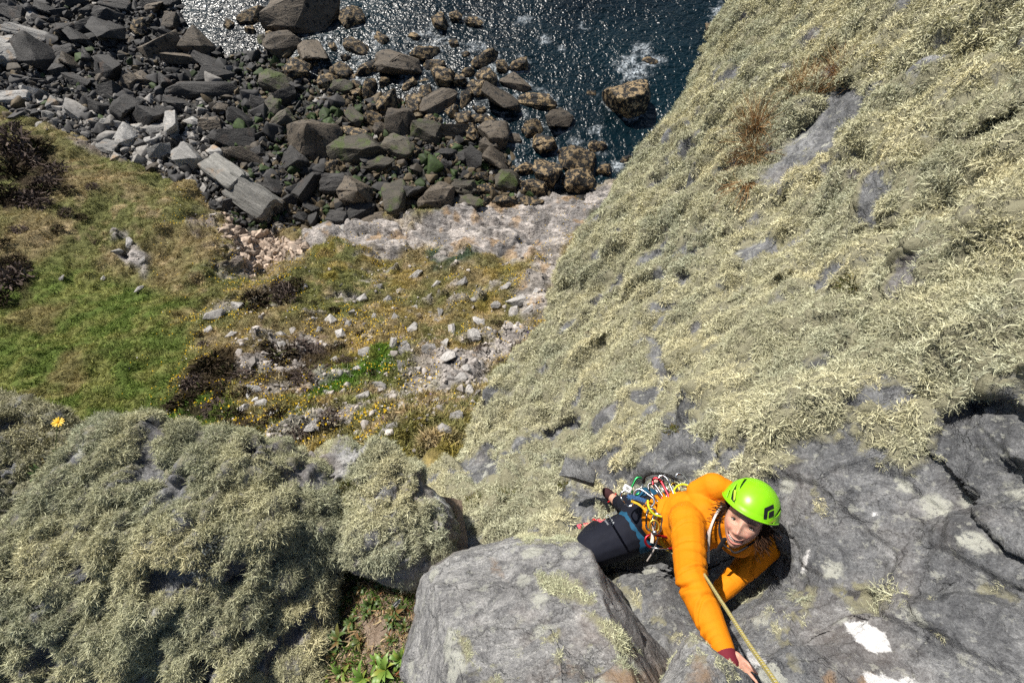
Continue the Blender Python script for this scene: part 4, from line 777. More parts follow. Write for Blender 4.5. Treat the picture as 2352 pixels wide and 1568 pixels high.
for x, y, rx, ry, a in ((1450,155,60,46,.74),(1470,120,50,30,.55),(1500,140,34,20,.8),(1250,90,24,20,.7),(1290,110,20,14,.6),(1340,60,30,18,.5),(1660,30,40,40,.8),(1200,45,40,22,.5),(1330,330,46,26,.65),(1100,110,60,30,.5),(1370,300,40,24,.6),(1420,380,30,24,.7),(1000,90,50,30,.5),(1180,160,50,28,.6),(880,110,60,30,.45)):
    foam = np.maximum(foam, a * np.exp(-(((uS - x) / rx) ** 2 + ((vS - y) / ry) ** 2)))
for x, y, r, zb in WROCKS:
    q = (np.abs(sV_[:, 0] - x) < r + 1.2) & (np.abs(sV_[:, 1] - y) < r + 1.2)
    if q.any(): dd = np.hypot(sV_[q, 0] - x, sV_[q, 1] - y) - r; foam[q] = np.maximum(foam[q], .45 * np.exp(-(np.maximum(dd, 0) / .3) ** 2))
foam = core * smooth(.42, .85, foam * .85 + fn * .32 + fn2 * .12 * (foam > .05))
m_, t_, b_ = mat('sea_water', 0.29, 0.5); b_.inputs['IOR'].default_value = 1.33; g_ = N(t_, 'ShaderNodeNewGeometry'); fo = attr(t_, 'foam')
q1 = tex(t_, 2.3, 1.6, .5, g_.outputs['Position'], dist=.6); q2 = tex(t_, 5.5, 0.5, .5, g_.outputs['Position'], dist=.5); q3 = tex(t_, .09, 3, .5, g_.outputs['Position'])
wc = ramp(t_, q3.outputs[0], [(.35, (.0012, .005, .008)), (.65, (.0012, .013, .019))]); fq = tex(t_, 7, 5, .7, g_.outputs['Position']); ff = math_n(t_, 'MULTIPLY', fo.outputs['Fac'], ramp(t_, fq.outputs[0], [(.38, (0, 0, 0)), (.6, (1, 1, 1))]))
t_.links.new(mix(t_, ff, wc, (.62, .68, .72)), b_.inputs['Base Color']); t_.links.new(math_n(t_, 'ADD', math_n(t_, 'MULTIPLY', ff, .5), .29), b_.inputs['Roughness'])
bump(t_, b_, math_n(t_, 'ADD', q1.outputs[0], math_n(t_, 'MULTIPLY', q2.outputs[0], .4)), 0.165, 1.0)
sme = mesh_np('sea', sV_, grid_faces(*gx.shape)); set_attr(sme, 'foam', foam); sea = new_obj('sea', sme, m_); tag(sea, 'dark teal sea with sun glitter and thin foam', 'sea', kind='structure')

# stones lying loose over the rocky slope, too many to count
sw = hvis * (0.25 * smooth(480, 620, hu) + 1.6 * np.maximum(Z['pink'], Z['ledge']) + .8 * (rocky > .3)) * (1 - Z['lush']) * (1 - Z['slab']) * (16 / hdist) ** 1.4
p_, nn_, f_ = sample_faces(hV, hF, 2600, sw + 1e-12, rb, hN)
scatter('slope_stones', p_ + np.array([[0, 0, .03]]), nn_ + rb.normal(size=nn_.shape) * .3, rb.gamma(1.3, .022, 2600) + .016, np.array([[.40, .36, .325]]) * rb.uniform(.5, 1.3, (2600, 1)), SP, 'loose pale stones strewn over the rocky slope', 'stones', seed=12)
# ------------------------------------------------------------------ rocks and bushes on the slope
SLOPE_ROCK = boulder_mat('slope_rock', [(.3, (.30, .285, .265)), (.7, (.54, .51, .48))], tint2=(.36, .26, .20), t2=(.62, .8))
SLOPE_WHITE = boulder_mat('quartz_rock', [(.3, (.52, .50, .48)), (.7, (.72, .70, .68))])
def slope_zone(u, v):
    if u < 470: return 'on the left green slope'
    if v < 660: return 'near the shore slab' if u > 800 else 'beside the scree gully'
    if v < 740: return 'on the upper left flowered slope' if u < 700 else ('on the upper middle flowered slope' if u < 900 else 'on the flowered slope near the cliff')
    if v < 850: return 'on the brown heather spur' if u < 720 else ('in mid slope' if u < 980 else 'below the bare ledge')
    return 'low on the heather spur' if u < 740 else 'on the near slope'
SR = '''545,708,30,15 495,725,36,14 750,690,14,8 760,738,20,14 830,688,22,9 800,745,14,12 785,770,16,15 905,790,22,15 950,755,22,12 945,715,28,10 890,690,20,9 870,660,16,9 955,630,28,10 1000,655,22,9 1085,695,20,13 1090,775,20,20 1040,760,28,14 1100,740,15,18 1020,790,22,15 985,805,28,17 920,845,24,13
840,810,20,15 770,830,15,11 700,805,15,11 645,770,18,13 650,800,20,17 560,790,13,11 530,770,24,10 600,930,26,14 560,940,22,13 625,950,26,15 690,945,20,13 720,980,26,17 870,890,36,15 835,915,32,15 1010,880,22,15 900,980,24,13 1060,870,22,13 480,760,16,9 925,805,30,20 1030,820,26,21 1075,850,15,14
675,760,16,10 715,735,18,9 735,760,12,10 810,720,14,8 860,730,16,8 905,730,14,9 980,690,22,8 1060,650,24,9 1010,720,18,8 1140,700,22,10 1160,660,26,9 700,660,12,7 640,655,12,7 1120,760,16,10 960,850,20,10 780,860,16,11 820,850,18,10 750,905,16,12 940,910,22,12 1000,930,24,13 960,1000,26,14 1040,930,18,12 1080,900,20,14 880,1000,22,12 820,1000,18,12 780,1010,16,11 1020,990,24,22 1050,960,24,20 270,580,18,9 300,560,20,9 330,600,14,8 140,640,16,6 320,665,18,6 240,640,12,6 1190,690,40,15 1215,715,40,14 1230,680,34,14 1180,720,28,12'''
SMK = {}
for r_ in SR.split():
    u, v, wd, ht = map(float, r_.split(',')); p, n = surf_at('hill', u, v); d = float(p @ FWD); s = d / FPX; me = ANG[int(rb.integers(len(ANG)))]
    if me.name not in SMK: q = me.copy(); q.name = 'slope_rock'; q.materials.clear(); q.materials.append(SLOPE_ROCK); SMK[me.name] = q
    o = new_obj('slope_rock', SMK[me.name]); a, b = wd * s / 2, ht * s / 2; a, b = a * 1.4, b * 1.5; o.scale = (a, b * 1.25, b * rb.uniform(.8, 1.1)); o.location = p + np.array((0, 0, .02 + .08 * b)); o.rotation_euler = (rb.normal() * .25, rb.normal() * .25, rb.normal() * .4 + .7)
    size = 'small' if wd < 17 else 'middling' if wd < 25 else 'large'; tag(o, f'{size} pale grey rock {slope_zone(u, v)}', 'rock', f'{size} pale rocks {slope_zone(u, v)}')
for (u, v, wd, ht), lb in zip(((588, 896, 26, 20), (578, 912, 20, 12), (592, 922, 18, 10)), ('white quartz rock in the heather, highest of three', 'white quartz rock in the heather, middle one of three', 'white quartz rock in the heather, lowest of three')):
    p, n = surf_at('hill', u, v); s = float(p @ FWD) / FPX; q = ANG[int(rb.integers(len(ANG)))].copy(); q.materials.clear(); q.materials.append(SLOPE_WHITE); o = new_obj('quartz_rock', q); o.location = p + np.array((0, 0, .14)); o.scale = (wd * s / 1.7, ht * s / 1.6, ht * s / 1.8); o.rotation_euler = (.2, .1, rb.uniform(0, 6)); tag(o, lb, 'rock')
M_HEATH, t_, b_ = mat('heather_sprigs', .9, .1); t_.links.new(ramp(t_, attr(t_, 'rnd').outputs['Fac'], [(0, (.016, .011, .007)), (.6, (.045, .034, .018)), (.85, (.085, .062, .045)), (1, (.06, .075, .02))]), b_.inputs['Base Color'])
M_HEATHP, t_, b_ = mat('grey_heather_sprigs', .9, .1); t_.links.new(ramp(t_, attr(t_, 'rnd').outputs['Fac'], [(0, (.06, .045, .035)), (.6, (.13, .098, .085)), (1, (.17, .135, .11))]), b_.inputs['Base Color'])
def bush_mesh(nm, seed, m, n=190):
    V_, F_, A_ = strands(n, 0.85, 0.62, 0.13, 2, .8, seed=seed, up=.75, taper=.5, spread=.9); V_[:, 2] += 0.28 * (1 - (V_[:, 0] ** 2 + V_[:, 1] ** 2)).clip(-.4, 1); me = mesh_np(nm, V_, F_, False); me.materials.append(m); set_attr(me, 'rnd', A_); return me
BUSH = [bush_mesh('heather_bush', 1500 + i, M_HEATH) for i in range(4)]; BUSHP = [bush_mesh('heather_bush_grey', 1520 + i, M_HEATHP) for i in range(2)]
HB = '''590,697,40,22 570,690,26,16 655,690,28,26 650,668,24,14 680,655,24,13 600,712,30,14 460,770,9,7 470,795,13,8 480,840,42,22 520,860,38,20 560,870,32,16 450,880,28,20 470,905,36,22 420,925,36,18 395,945,26,13 520,900,32,18 650,820,36,22 690,800,30,18 620,800,26,14 740,860,32,18 700,870,30,18 660,880,32,18 780,800,22,12 730,800,24,10 640,960,32,20 540,960,36,20 500,940,34,20 690,1000,32,18 730,1010,44,20 760,960,28,16 1075,790,14,10 1190,805,17,14 1140,745,18,8 600,985,34,16 560,910,30,18 790,830,20,10 830,770,12,8 770,715,14,8 720,700,12,7
30,330,46,30 20,400,46,34 60,375,42,26 110,420,28,18 60,460,42,20 130,395,30,18 15,450,36,22 100,470,26,12 10,560,20,10 30,640,42,34 10,690,22,18 60,620,22,14 90,440,30,16 50,530,26,8 150,490,22,10 190,500,18,8 230,560,14,7 130,530,24,9 25,300,30,14 160,440,22,10 80,345,34,18 40,600,24,12 215,430,18,9 1160,835,20,9 1110,800,16,9 900,830,14,8 850,860,18,10'''
for r_ in HB.split():
    u, v, wd, ht = map(float, r_.split(',')); p, n = surf_at('hill', u, v); s = float(p @ FWD) / FPX; grey = rb.uniform() < .28
    o = new_obj('heather_bush', (BUSHP if grey else BUSH)[int(rb.integers(2 if grey else 4))]); a, b = wd * s / 2, ht * s / 2; a, b = a * 1.9, b * 1.9; o.location = p + np.array((0, 0, .10)); o.scale = (a, b * 1.25, b * 1.05); o.rotation_euler = (rb.normal() * .1 , rb.normal() * .1, rb.choice([0, math.pi]) + rb.normal() * .3)
    size = 'small' if wd < 20 else 'middling' if wd < 32 else 'large'; kind = 'grey brown' if grey else 'dark brown'; zn = 'on the left grassy slope' if u < 260 else slope_zone(u, v); tag(o, f'{size} {kind} heather bush {zn}', 'bush', f'{size} {kind} heather bushes {zn}')
# bracken and fern clumps
M_FERN = plain('fern_leaf', (.10, .19, .025), .7, .2, nscale=9, namt=.4)
def fern_mesh(nm, seed):
    V_, F_, A_ = strands(46, .5, .75, .13, 3, .7, seed=seed, up=.5, taper=.15, spread=1.1); me = mesh_np(nm, V_, F_, False); me.materials.append(M_FERN); return me
FERN = [fern_mesh('fern_clump', 1600 + i) for i in range(3)]
for r_ in '740,905,28 765,890,26 790,872,26 815,862,28 845,848,26 870,835,24 890,826,20 720,920,22 770,915,20 400,965,30 430,955,28 460,965,26 440,930,24 480,930,22 500,970,24 520,925,20 410,895,20 385,930,22 560,990,22'.split():
    u, v, wd = map(float, r_.split(',')); p, n = surf_at('hill', u, v); s = float(p @ FWD) / FPX * wd / 2 * 1.5; o = new_obj('fern_clump', FERN[int(rb.integers(3))]); o.location = p + np.array((0, 0, .08)); o.scale = (s, s * .8, s * .7); o.rotation_euler = (0, 0, rb.uniform(0, 6))
    zn = 'in the green strip' if u > 650 else 'beside the heather spur'; tag(o, f'bright green fern clump {zn}', 'fern', f'fern clumps {zn}')
# ------------------------------------------------------------------ plants in the crack
def leaf_mesh(nm, L, W, bend, m, fold=.25, seg=7, point=1.6):
    V_ = []; F_ = []
    for k in range(seg + 1):
        t = k / seg; wk = W * max(.04, math.sin(math.pi * min(1, t ** .75 * .97 + .03)) ** .8) * .5; x = L * (t - .15 * bend * t * t); z = L * (.35 * t + bend * (t - 1.3 * t * t))
        V_ += [(x, -wk, z + fold * wk), (x, 0, z), (x, wk, z + fold * wk)]
    for k in range(seg):
        b = 3 * k; F_ += [(b, b + 1, b + 4, b + 3), (b + 1, b + 2, b + 5, b + 4)]
    me = mesh_np(nm, V_, F_); me.materials.append(m); return me
def leaf_mat(nm, a, b2, rim):
    m, t, b = mat(nm, .45, .4); tc = N(t, 'ShaderNodeTexCoord'); oi = N(t, 'ShaderNodeObjectInfo'); n = tex(t, 14, 4, .6, tc.outputs['Object']); c = ramp(t, n.outputs[0], [(.3, a), (.65, b2)]); f = ramp(t, oi.outputs['Random'], [(.62, (0, 0, 0)), (1, (.8, .8, .8))]); t.links.new(mix(t, f, c, rim), b.inputs['Base Color']); return m
M_LF1 = leaf_mat('broad_leaf', (.075, .16, .02), (.17, .27, .05), (.30, .30, .05)); M_LF2 = leaf_mat('narrow_leaf', (.045, .09, .018), (.11, .15, .045), (.26, .12, .05))
LF1 = [leaf_mesh('leaf', .105, .030, .45 + .15 * i, M_LF1) for i in range(3)]; LF2 = [leaf_mesh('leaf', .062, .017, .35 + .2 * i, M_LF2) for i in range(3)]
def rosette(u, v, n, sc, big, label, key='soil', group=None, lift=.01, up=.0):
    p, nr = surf_at(key, u, v); nr = nr * .6 + np.array((0, -.1, .5)); nr /= np.linalg.norm(nr); root = bpy.data.objects.new('rosette_plant', None); COL.objects.link(root); root.empty_display_size = .02
    root.location = p + nr * lift; root.rotation_euler = Vector(nr).to_track_quat('Z', 'Y').to_euler(); tag(root, label, 'plant', group)
    for k in range(n):
        o = new_obj('leaf', (LF1 if big else LF2)[int(rb.integers(3))], parent=root); s = sc * rb.uniform(.65, 1.25); o.scale = (s, s * rb.uniform(.8, 1.2), s); o.rotation_euler = (rb.normal() * .25, -up - rb.uniform(-.15, .6), k * 2.4 + rb.normal() * .25); o.location = (0, 0, .004 * rb.uniform(0, 1))
    return root
PL = [(890,1540,9,1.0,1,'broad leaved light green plant at the bottom of the crack, against the grey block'),(925,1510,7,.9,1,'upright light green leaves pressed against the left side of the grey block'),(838,1555,9,1.0,1,'broad leaved plant with a brown edged leaf at the bottom picture edge'),(792,1535,8,.8,1,'broad leaved plant lowest on the left side of the crack'),
      (785,1470,12,1.3,0,'dense dark green plant on the left side of the crack above the broad leaves'),(812,1425,10,1.0,0,'green plant with an orange leaf left of the bare soil'),(800,1375,10,.9,0,'low leafy plant at the upper left of the bare soil'),(860,1382,12,1.1,0,'green plant spreading at the top of the bare soil'),(912,1405,11,1.1,0,'leafy plant right of the white feather'),
      (905,1425,9,.9,0,'reddish green plant at the right rim of the bare soil'),(935,1322,11,1.0,0,'compact green rosette on the upper right of the crack'),(960,1290,9,.9,0,'green plant under the dry grass in the upper crack'),(985,1255,10,1.0,0,'leafy plant highest but one in the crack'),(1002,1232,9,.9,0,'highest green plant in the crack beside the pale lichen'),(770,1350,9,.9,0,'dark narrow leaved plant beside the large hump'),(880,1345,8,.8,0,'small plant below the rounded lichen boulder'),(845,1405,8,.7,0,'small plant just left of the white feather'),(770,1500,8,.8,0,'small green plant by the left rim of the crack near the bottom'),(930,1440,8,.8,0,'small plant at the right rim, lowest before the broad leaves')]
PL += [(830,1470,9,.9,0,'small plant on the bare soil, left one'),(900,1470,8,.8,0,'small plant on the bare soil, right one'),(870,1515,8,.6,1,'young broad leaved plant between the two big ones'),(755,1555,8,.7,1,'broad leaved plant tucked under the large hump at the bottom edge'),(790,1400,9,.9,0,'rust tinged plant near the top left of the soil'),(830,1350,8,.8,0,'plant right under the rounded boulder, left one'),(950,1310,9,.8,0,'plant beside the compact rosette near the grey block'),(920,1360,9,.9,0,'plant left of the grey block above the feather')]
for u, v, n, sc, big, lb in PL: rosette(u, v, n + 5, sc * (.85 if big else .95), big, lb, lift=.015)
def tuft_obj(nm, u, v, key, n, rad, length, width, m, label, cat, seed, sxy=(1, 1), up=.6, curl=.9, n_add=(0, 0, .4), seg=4, spread=.9):
    p, nr = surf_at(key, u, v); nr = nr + np.array(n_add); V_, F_, A_ = strands(n, rad, length, width, seg, curl, seed=seed, up=up, taper=.3, spread=spread); V_[:, 0] *= sxy[0]; V_[:, 1] *= sxy[1]
    me = mesh_np(nm, V_, F_); me.materials.append(m); set_attr(me, 'rnd', A_); o = new_obj(nm, me); o.location = p; o.rotation_euler = Vector(nr).to_track_quat('Z', 'Y').to_euler(); tag(o, label, cat); return o
def rnd_mat(nm, *st):
    m, t, b = mat(nm, .8, .15); t.links.new(ramp(t, attr(t, 'rnd').outputs['Fac'], st), b.inputs['Base Color']); return m
M_DRY = rnd_mat('dry_grass', (0, (.14, .07, .025)), (.5, (.38, .20, .08)), (1, (.58, .40, .20))); M_STRAW = rnd_mat('straw_grass', (0, (.22, .14, .07)), (.5, (.42, .31, .17)), (1, (.55, .45, .28))); M_MOSS = rnd_mat('moss_sprig', (0, (.045, .06, .012)), (.6, (.11, .115, .025)), (1, (.19, .13, .05)))
for i, (u, v, n, rad, L, lb, nadd) in enumerate([(1733,285,230,.07,.26,'upright orange dry grass tuft left of the bare ledge, upper one',(-.5,.6,.6)),(1722,355,320,.10,.24,'orange dry grass tuft hanging at the lower left end of the bare ledge',(-.4,.2,.1)),(1715,425,240,.08,.22,'orange dry grass trailing lowest in the crack under the ledge',(-.4,-.3,-.2)),(1880,215,260,.14,.22,'dry orange grass tuft at the top end of the bare ledge',(-.3,.3,.6)),(1925,175,200,.12,.22,'sparse dry grass above the bare ledge',(-.2,.4,.5)),(1838,205,160,.10,.20,'thin dry grass on the lichen left of the ledge top',(-.3,.4,.5))]):
    tuft_obj('dry_grass_tuft', u, v, 'cliff', n, rad * .7, L * 1.25, .0055, M_DRY, lb, 'grass', 1700 + i, up=.8, curl=.9, n_add=nadd, spread=.6)
for i, (u, v, key, n, rad, L, lb) in enumerate([(975,1238,'soil',110,.05,.13,'straw coloured dry grass tuft in the upper crack'),(890,1325,'soil',120,.05,.07,'dry brown grass under the rounded lichen boulder'),(785,1560,'soil',120,.05,.09,'pale dead grass at the bottom left of the crack'),(845,1450,'soil',60,.06,.05,'dry stalks lying on the bare soil')]):
    tuft_obj('dry_grass_tuft', u, v, key, n, rad, L, .0035, M_STRAW, lb, 'grass', 1750 + i, up=.6)
for i, (u, v, key, n, rad, L, lb) in enumerate([(1300,1110,'cliff',300,.085,.045,'round brown green moss cushion beside the loose flake'),(1945,665,'cliff',240,.07,.045,'green moss cushion in the middle of the lichen wall'),(1325,1228,'cliff',200,.06,.045,'dark moss cushion under the pink shoe'),(1160,1135,'cliff',160,.07,.04,'small moss patch on the pale lichen ledge, right one'),(1082,1150,'cliff',220,.08,.05,'small moss patch on the pale lichen ledge, left one'),(800,1130,'lichen_boulder63',260,.06,.05,'green moss filling the groove between hump and rounded boulder'),(835,1175,'lichen_boulder63',160,.05,.04,'lower moss patch in the groove beside the rounded boulder'),(1540,985,'cliff',120,.05,.04,'tiny moss spot above the gear on the lichen wall'),(1175,985,'cliff',160,.10,.06,'brown moss near the base of the cliff edge'),(780,1205,'lichen_boulder63',150,.05,.05,'moss strip low in the groove beside the large hump')]):
    tuft_obj('moss_cushion', u, v, key, n, rad, L, .006, M_MOSS, lb, 'moss', 1800 + i, up=.5, curl=1.2, n_add=(0, 0, .2))
# yellow flower on a long stem
fp = P(133, 969, 2.66); base = P(128, 1080, 2.75); fl = bpy.data.objects.new('yellow_flower', None); COL.objects.link(fl); fl.location = base; fl.empty_display_size = .02; tag(fl, 'single yellow daisy like flower on a thin stem beside the large hump', 'flower')
def tube_np(pts, rad, sides=8, cap=True):
    pts = np.asarray(pts, float); n = len(pts); rad = np.broadcast_to(rad, (n,)); T = np.gradient(pts, axis=0); T /= np.linalg.norm(T, axis=1, keepdims=True); a = np.cross(T[0], (0.3, .5, .8)); a /= np.linalg.norm(a); V_ = []
    for i in range(n):
        a = a - T[i] * (a @ T[i]); a /= np.linalg.norm(a); b = np.cross(T[i], a)
        for k in range(sides): th = 2 * math.pi * k / sides; V_.append(pts[i] + rad[i] * (math.cos(th) * a + math.sin(th) * b))
    F_ = [tuple(r) for r in grid_faces(n, sides, True)]
    if cap:
        c0 = len(V_); V_ += [pts[0], pts[-1]]
        for k in range(sides): k2 = (k + 1) % sides; F_ += [(c0, k2, k, k), (c0 + 1, (n - 1) * sides + k, (n - 1) * sides + k2, (n - 1) * sides + k2)]
    return np.array(V_), F_
def poly_mesh(nm, V_, F_, sm=True):
    me = bpy.data.meshes.new(nm); me.from_pydata([tuple(v) for v in V_], [], [tuple(dict.fromkeys(f)) for f in F_]); me.polygons.foreach_set('use_smooth', np.full(len(me.polygons), sm)); me.update(); return me
def bez(pts, n=24):
    """smooth curve through points"""
    p = np.asarray(pts, float); m = len(p); t = np.linspace(0, m - 1, n); out = []
    for x in t:
        i = min(int(x), m - 2); f = x - i; p0, p1, p2, p3 = p[max(i - 1, 0)], p[i], p[i + 1], p[min(i + 2, m - 1)]
        out.append(.5 * ((2 * p1) + (-p0 + p2) * f + (2 * p0 - 5 * p1 + 4 * p2 - p3) * f * f + (-p0 + 3 * p1 - 3 * p2 + p3) * f ** 3))
    return np.array(out)
V_, F_ = tube_np(bez([base - base, (fp - base) * .5 + np.array((-.006, 0, 0)), fp - base]), .0022, 6); new_obj('stem', poly_mesh('stem', V_, F_), plain('flower_stem', (.07, .11, .03)), fl)
M_PET = plain('yellow_petal', (.80, .50, .01), .5, .3); M_DISC = plain('flower_disc', (.62, .28, .01), .8, .1)
fdir = -fp / np.linalg.norm(fp) * .7 + np.array((-.2, .3, .5)); fq = Vector(fdir).to_track_quat('Z', 'Y')
pet = poly_mesh('petal', [(.004, -.003, 0), (.016, -.0052, .002), (.029, -.003, .001), (.031, 0, .001), (.029, .003, .001), (.016, .0052, .002), (.004, .003, 0)], [(0, 1, 2, 3, 4, 5, 6)])
for k in range(13):
    o = new_obj('petal', pet, M_PET, fl); o.location = fp - base; o.rotation_euler = (fq @ Euler((0, rb.normal() * .12, k * 2 * math.pi / 13)).to_quaternion()).to_euler()
bm = bmesh.new(); bmesh.ops.create_uvsphere(bm, u_segments=12, v_segments=6, radius=.009); me = bpy.data.meshes.new('flower_disc'); bm.to_mesh(me); bm.free(); o = new_obj('flower_disc', me, M_DISC, fl); o.location = fp - base; o.scale = (1, 1, .5); o.rotation_euler = fq.to_euler()
SURF['gap'] = [np.array([P(u, v, 2.75) for u, v in ((122, 1082), (120, 1075), (165, 1040), (195, 1035))]), np.array([[-.2, -.3, .9]] * 4)]
rosette(122, 1082, 18, 1.7, 0, 'green and rust coloured narrow leaved plant below the yellow flower', 'gap', up=.3); rosette(165, 1040, 11, 1.3, 0, 'reddish plant wedged against the left side of the large hump', 'gap', up=.3)
# feather on the soil
M_FEA = plain('white_feather', (.70, .69, .67), .7, .2); p, nr = surf_at('soil', 910, 1385); fe = bpy.data.objects.new('feather', None); COL.objects.link(fe); fe.location = p + np.array((0, 0, .045)); fe.rotation_euler = (.5, -.3, math.radians(50)); tag(fe, 'small white feather lying on plants in the crack', 'feather')
V_ = []; F_ = []
for k in range(9):
    t = k / 8; wk = .017 * math.sin(math.pi * (.12 + .88 * t)) ** .7 + .001; x = -.02 + .085 * t; z = .018 * t * t
    V_ += [(x, -wk, z + .004), (x, 0, z), (x, wk * .7, z + .006)]
for k in range(8): b = 3 * k; F_ += [(b, b + 1, b + 4, b + 3), (b + 1, b + 2, b + 5, b + 4)]
new_obj('vane', poly_mesh('vane', V_, F_), M_FEA, fe); V2, F2 = tube_np(bez([(-.06, 0, -.004), (-.02, 0, .001), (.06, 0, .016)]), .0016, 6); new_obj('quill', poly_mesh('quill', V2, F2), M_FEA, fe)

# loose flake on the ledge beside the gear
q = ANG[3].copy(); q.name = 'rock_flake'; q.materials.clear(); q.materials.append(boulder_mat('flake_stone', [(.3, (.11, .11, .112)), (.7, (.25, .25, .248))])); o = new_obj('rock_flake', q); o.location = P(1328, 1086, 3.0); o.scale = (.125, .085, .10); o.rotation_euler = (.3, .5, -.6); tag(o, 'loose angular dark flake on the lichen ledge left of the gear', 'rock')

M_FOL = rnd_mat('grey_leafy_lichen', (0, (.035, .038, .036)), (.6, (.10, .11, .105)), (1, (.20, .22, .21)))
for i, (u, v, n, lb) in enumerate([(478,1285,420,'dark grey leafy lichen patch in the middle of the large hump, lower one'),(492,1235,240,'dark grey leafy lichen patch in the middle of the large hump, upper one')]):
    tuft_obj('leafy_lichen', u, v, 'lichen_boulder62', n, .075, .022, .010, M_FOL, lb, 'lichen', 1850 + i, up=.5, curl=1.5, n_add=(0, 0, .1), spread=.7)

# low growth and litter over the crack floor
M_COV = veg_mat('crack_growth'); COVP = []
for i in range(3):
    V_, F_, A_ = strands(12, 0.020, 0.030, 0.0065, 3, 1.0, seed=95 + i, up=0.45, taper=0.3, spread=1.0); COVP.append(proto('crack_tuft_%d' % i, V_, F_, M_COV, {'rnd': (A_, 'FLOAT')}))
cw_ = (1 - 0.93 * poly_mask(su, sv, [(840,1420),(880,1415),(895,1450),(890,1490),(860,1510),(835,1490)], 14)) * ((su > 720) & (su < 1040) & (sv > 1180) & (sv < 1640)); rc = np.random.default_rng(77)
p_, nn_, f_ = sample_faces(sV, sF, 1700, cw_, rc, sN); pl_ = np.array([(.06, .11, .02), (.10, .15, .035), (.30, .21, .12), (.42, .33, .2), (.20, .085, .04)])[rc.choice(5, 1700, p=(.3, .22, .24, .16, .08))] * rc.uniform(.7, 1.4, (1700, 1))
scatter('crack_growth', p_ + np.array([[0, 0, .008]]), nn_ * .6 + np.array([[0, -.1, .6]]) + rc.normal(size=nn_.shape) * .3, rc.uniform(.6, 1.5, 1700), pl_, COVP, 'low green and straw coloured growth over the crack floor', 'plants', seed=14)
# ------------------------------------------------------------------ the climber
def capsule(p0, p1, r0, r1, n=14, sq=(1, 1), ref=(0, 0, 1)):
    p0 = np.asarray(p0, float); p1 = np.asarray(p1, float); ax = p1 - p0; L = np.linalg.norm(ax); ax /= L; a = np.cross(ax, ref); a /= np.linalg.norm(a); b = np.cross(ax, a); V_ = []
    prof = [(-r0 * math.cos(t), r0 * math.sin(t)) for t in np.linspace(0.08, math.pi / 2, 5)] + [(L + r1 * math.sin(t), r1 * math.cos(t)) for t in np.linspace(0, math.pi / 2 - .08, 5)]
    for x, r in prof:
        for k in range(n): th = 2 * math.pi * k / n; V_.append(p0 + ax * x + r * (math.cos(th) * a * sq[0] + math.sin(th) * b * sq[1]))
    F_ = [tuple(r) for r in grid_faces(len(prof), n, True)]; F_ += [tuple(range(n - 1, -1, -1)), tuple(len(V_) - n + k for k in range(n))]
    return V_, F_
def ellipsoid(c, r, R=np.eye(3), n=18):
    V_ = []; F_ = []; th = np.linspace(.06, math.pi - .06, n // 2 + 3)
    for t in th:
        for k in range(n): f = 2 * math.pi * k / n; V_.append(np.asarray(c) + R @ (np.array((math.sin(t) * math.cos(f), math.sin(t) * math.sin(f), math.cos(t))) * np.asarray(r)))
    F_ = [tuple(r_) for r_ in grid_faces(len(th), n, True)]; F_ += [tuple(range(n - 1, -1, -1)), tuple(len(V_) - n + k for k in range(n))]
    return V_, F_
def blob(name, prims, voxel, sm=6, disp=None, col=None):
    """one continuous skin grown over overlapping shapes"""
    V_ = []; F_ = []
    for v, f in prims: b = len(V_); V_ += [tuple(x) for x in v]; F_ += [tuple(i + b for i in q) for q in f]
    me = bpy.data.meshes.new(name); me.from_pydata(V_, [], F_); me.update(); bm = bmesh.new(); bm.from_mesh(me); bmesh.ops.recalc_face_normals(bm, faces=bm.faces); bm.to_mesh(me); bm.free()
    o = bpy.data.objects.new(name + '_raw', me); COL.objects.link(o); md = o.modifiers.new('r', 'REMESH'); md.mode = 'VOXEL'; md.voxel_size = voxel; md.use_smooth_shade = True; ms = o.modifiers.new('s', 'SMOOTH'); ms.factor = .5; ms.iterations = sm
    dg = bpy.context.evaluated_depsgraph_get(); out = bpy.data.meshes.new_from_object(o.evaluated_get(dg)); out.name = name; bpy.data.objects.remove(o)
    n = len(out.vertices); co = np.empty(n * 3, np.float32); out.vertices.foreach_get('co', co); co = co.reshape(-1, 3).astype(float); nr = np.empty(n * 3, np.float32); out.vertices.foreach_get('normal', nr); nr = nr.reshape(-1, 3)
    if disp is not None: co = co + nr * disp(co, nr)[:, None]; out.vertices.foreach_set('co', co.astype(np.float32).ravel())
    out.polygons.foreach_set('use_smooth', np.ones(len(out.polygons), bool)); out.update(); return out, co
def chain(pts, rad): return [capsule(pts[i], pts[i + 1], rad[i], rad[i + 1]) for i in range(len(pts) - 1)]
J = {k: P(*v) for k, v in dict(pelvis=(1480,1188,2.44), waist=(1522,1190,2.30), chest=(1588,1198,2.12), neck=(1648,1196,2.02), sr=(1578,1200,1.99), er=(1588,1335,1.72), wr=(1664,1498,1.52), hr=(1692,1526,1.495),
  sl=(1674,1222,2.10), el=(1760,1258,2.10), wl=(1632,1382,2.02), hl=(1644,1432,1.97), hipr=(1482,1207,2.42), knr=(1352,1264,2.36), anr=(1368,1212,2.76), hipl=(1486,1170,2.45), knl=(1462,1164,2.70), anl=(1418,1153,3.0)).items()}
person = bpy.data.objects.new('person', None); COL.objects.link(person); person.location = J['anr']; person.empty_display_size = .1
tag(person, 'climber in orange jacket and lime helmet smiling up from the rock', 'person')
def pchild(name, me, m, par=None):
    o = new_obj(name, me, m, par or person)
    if par is None: o.matrix_parent_inverse = Matrix.Translation(-Vector(J['anr'].tolist()))
    return o
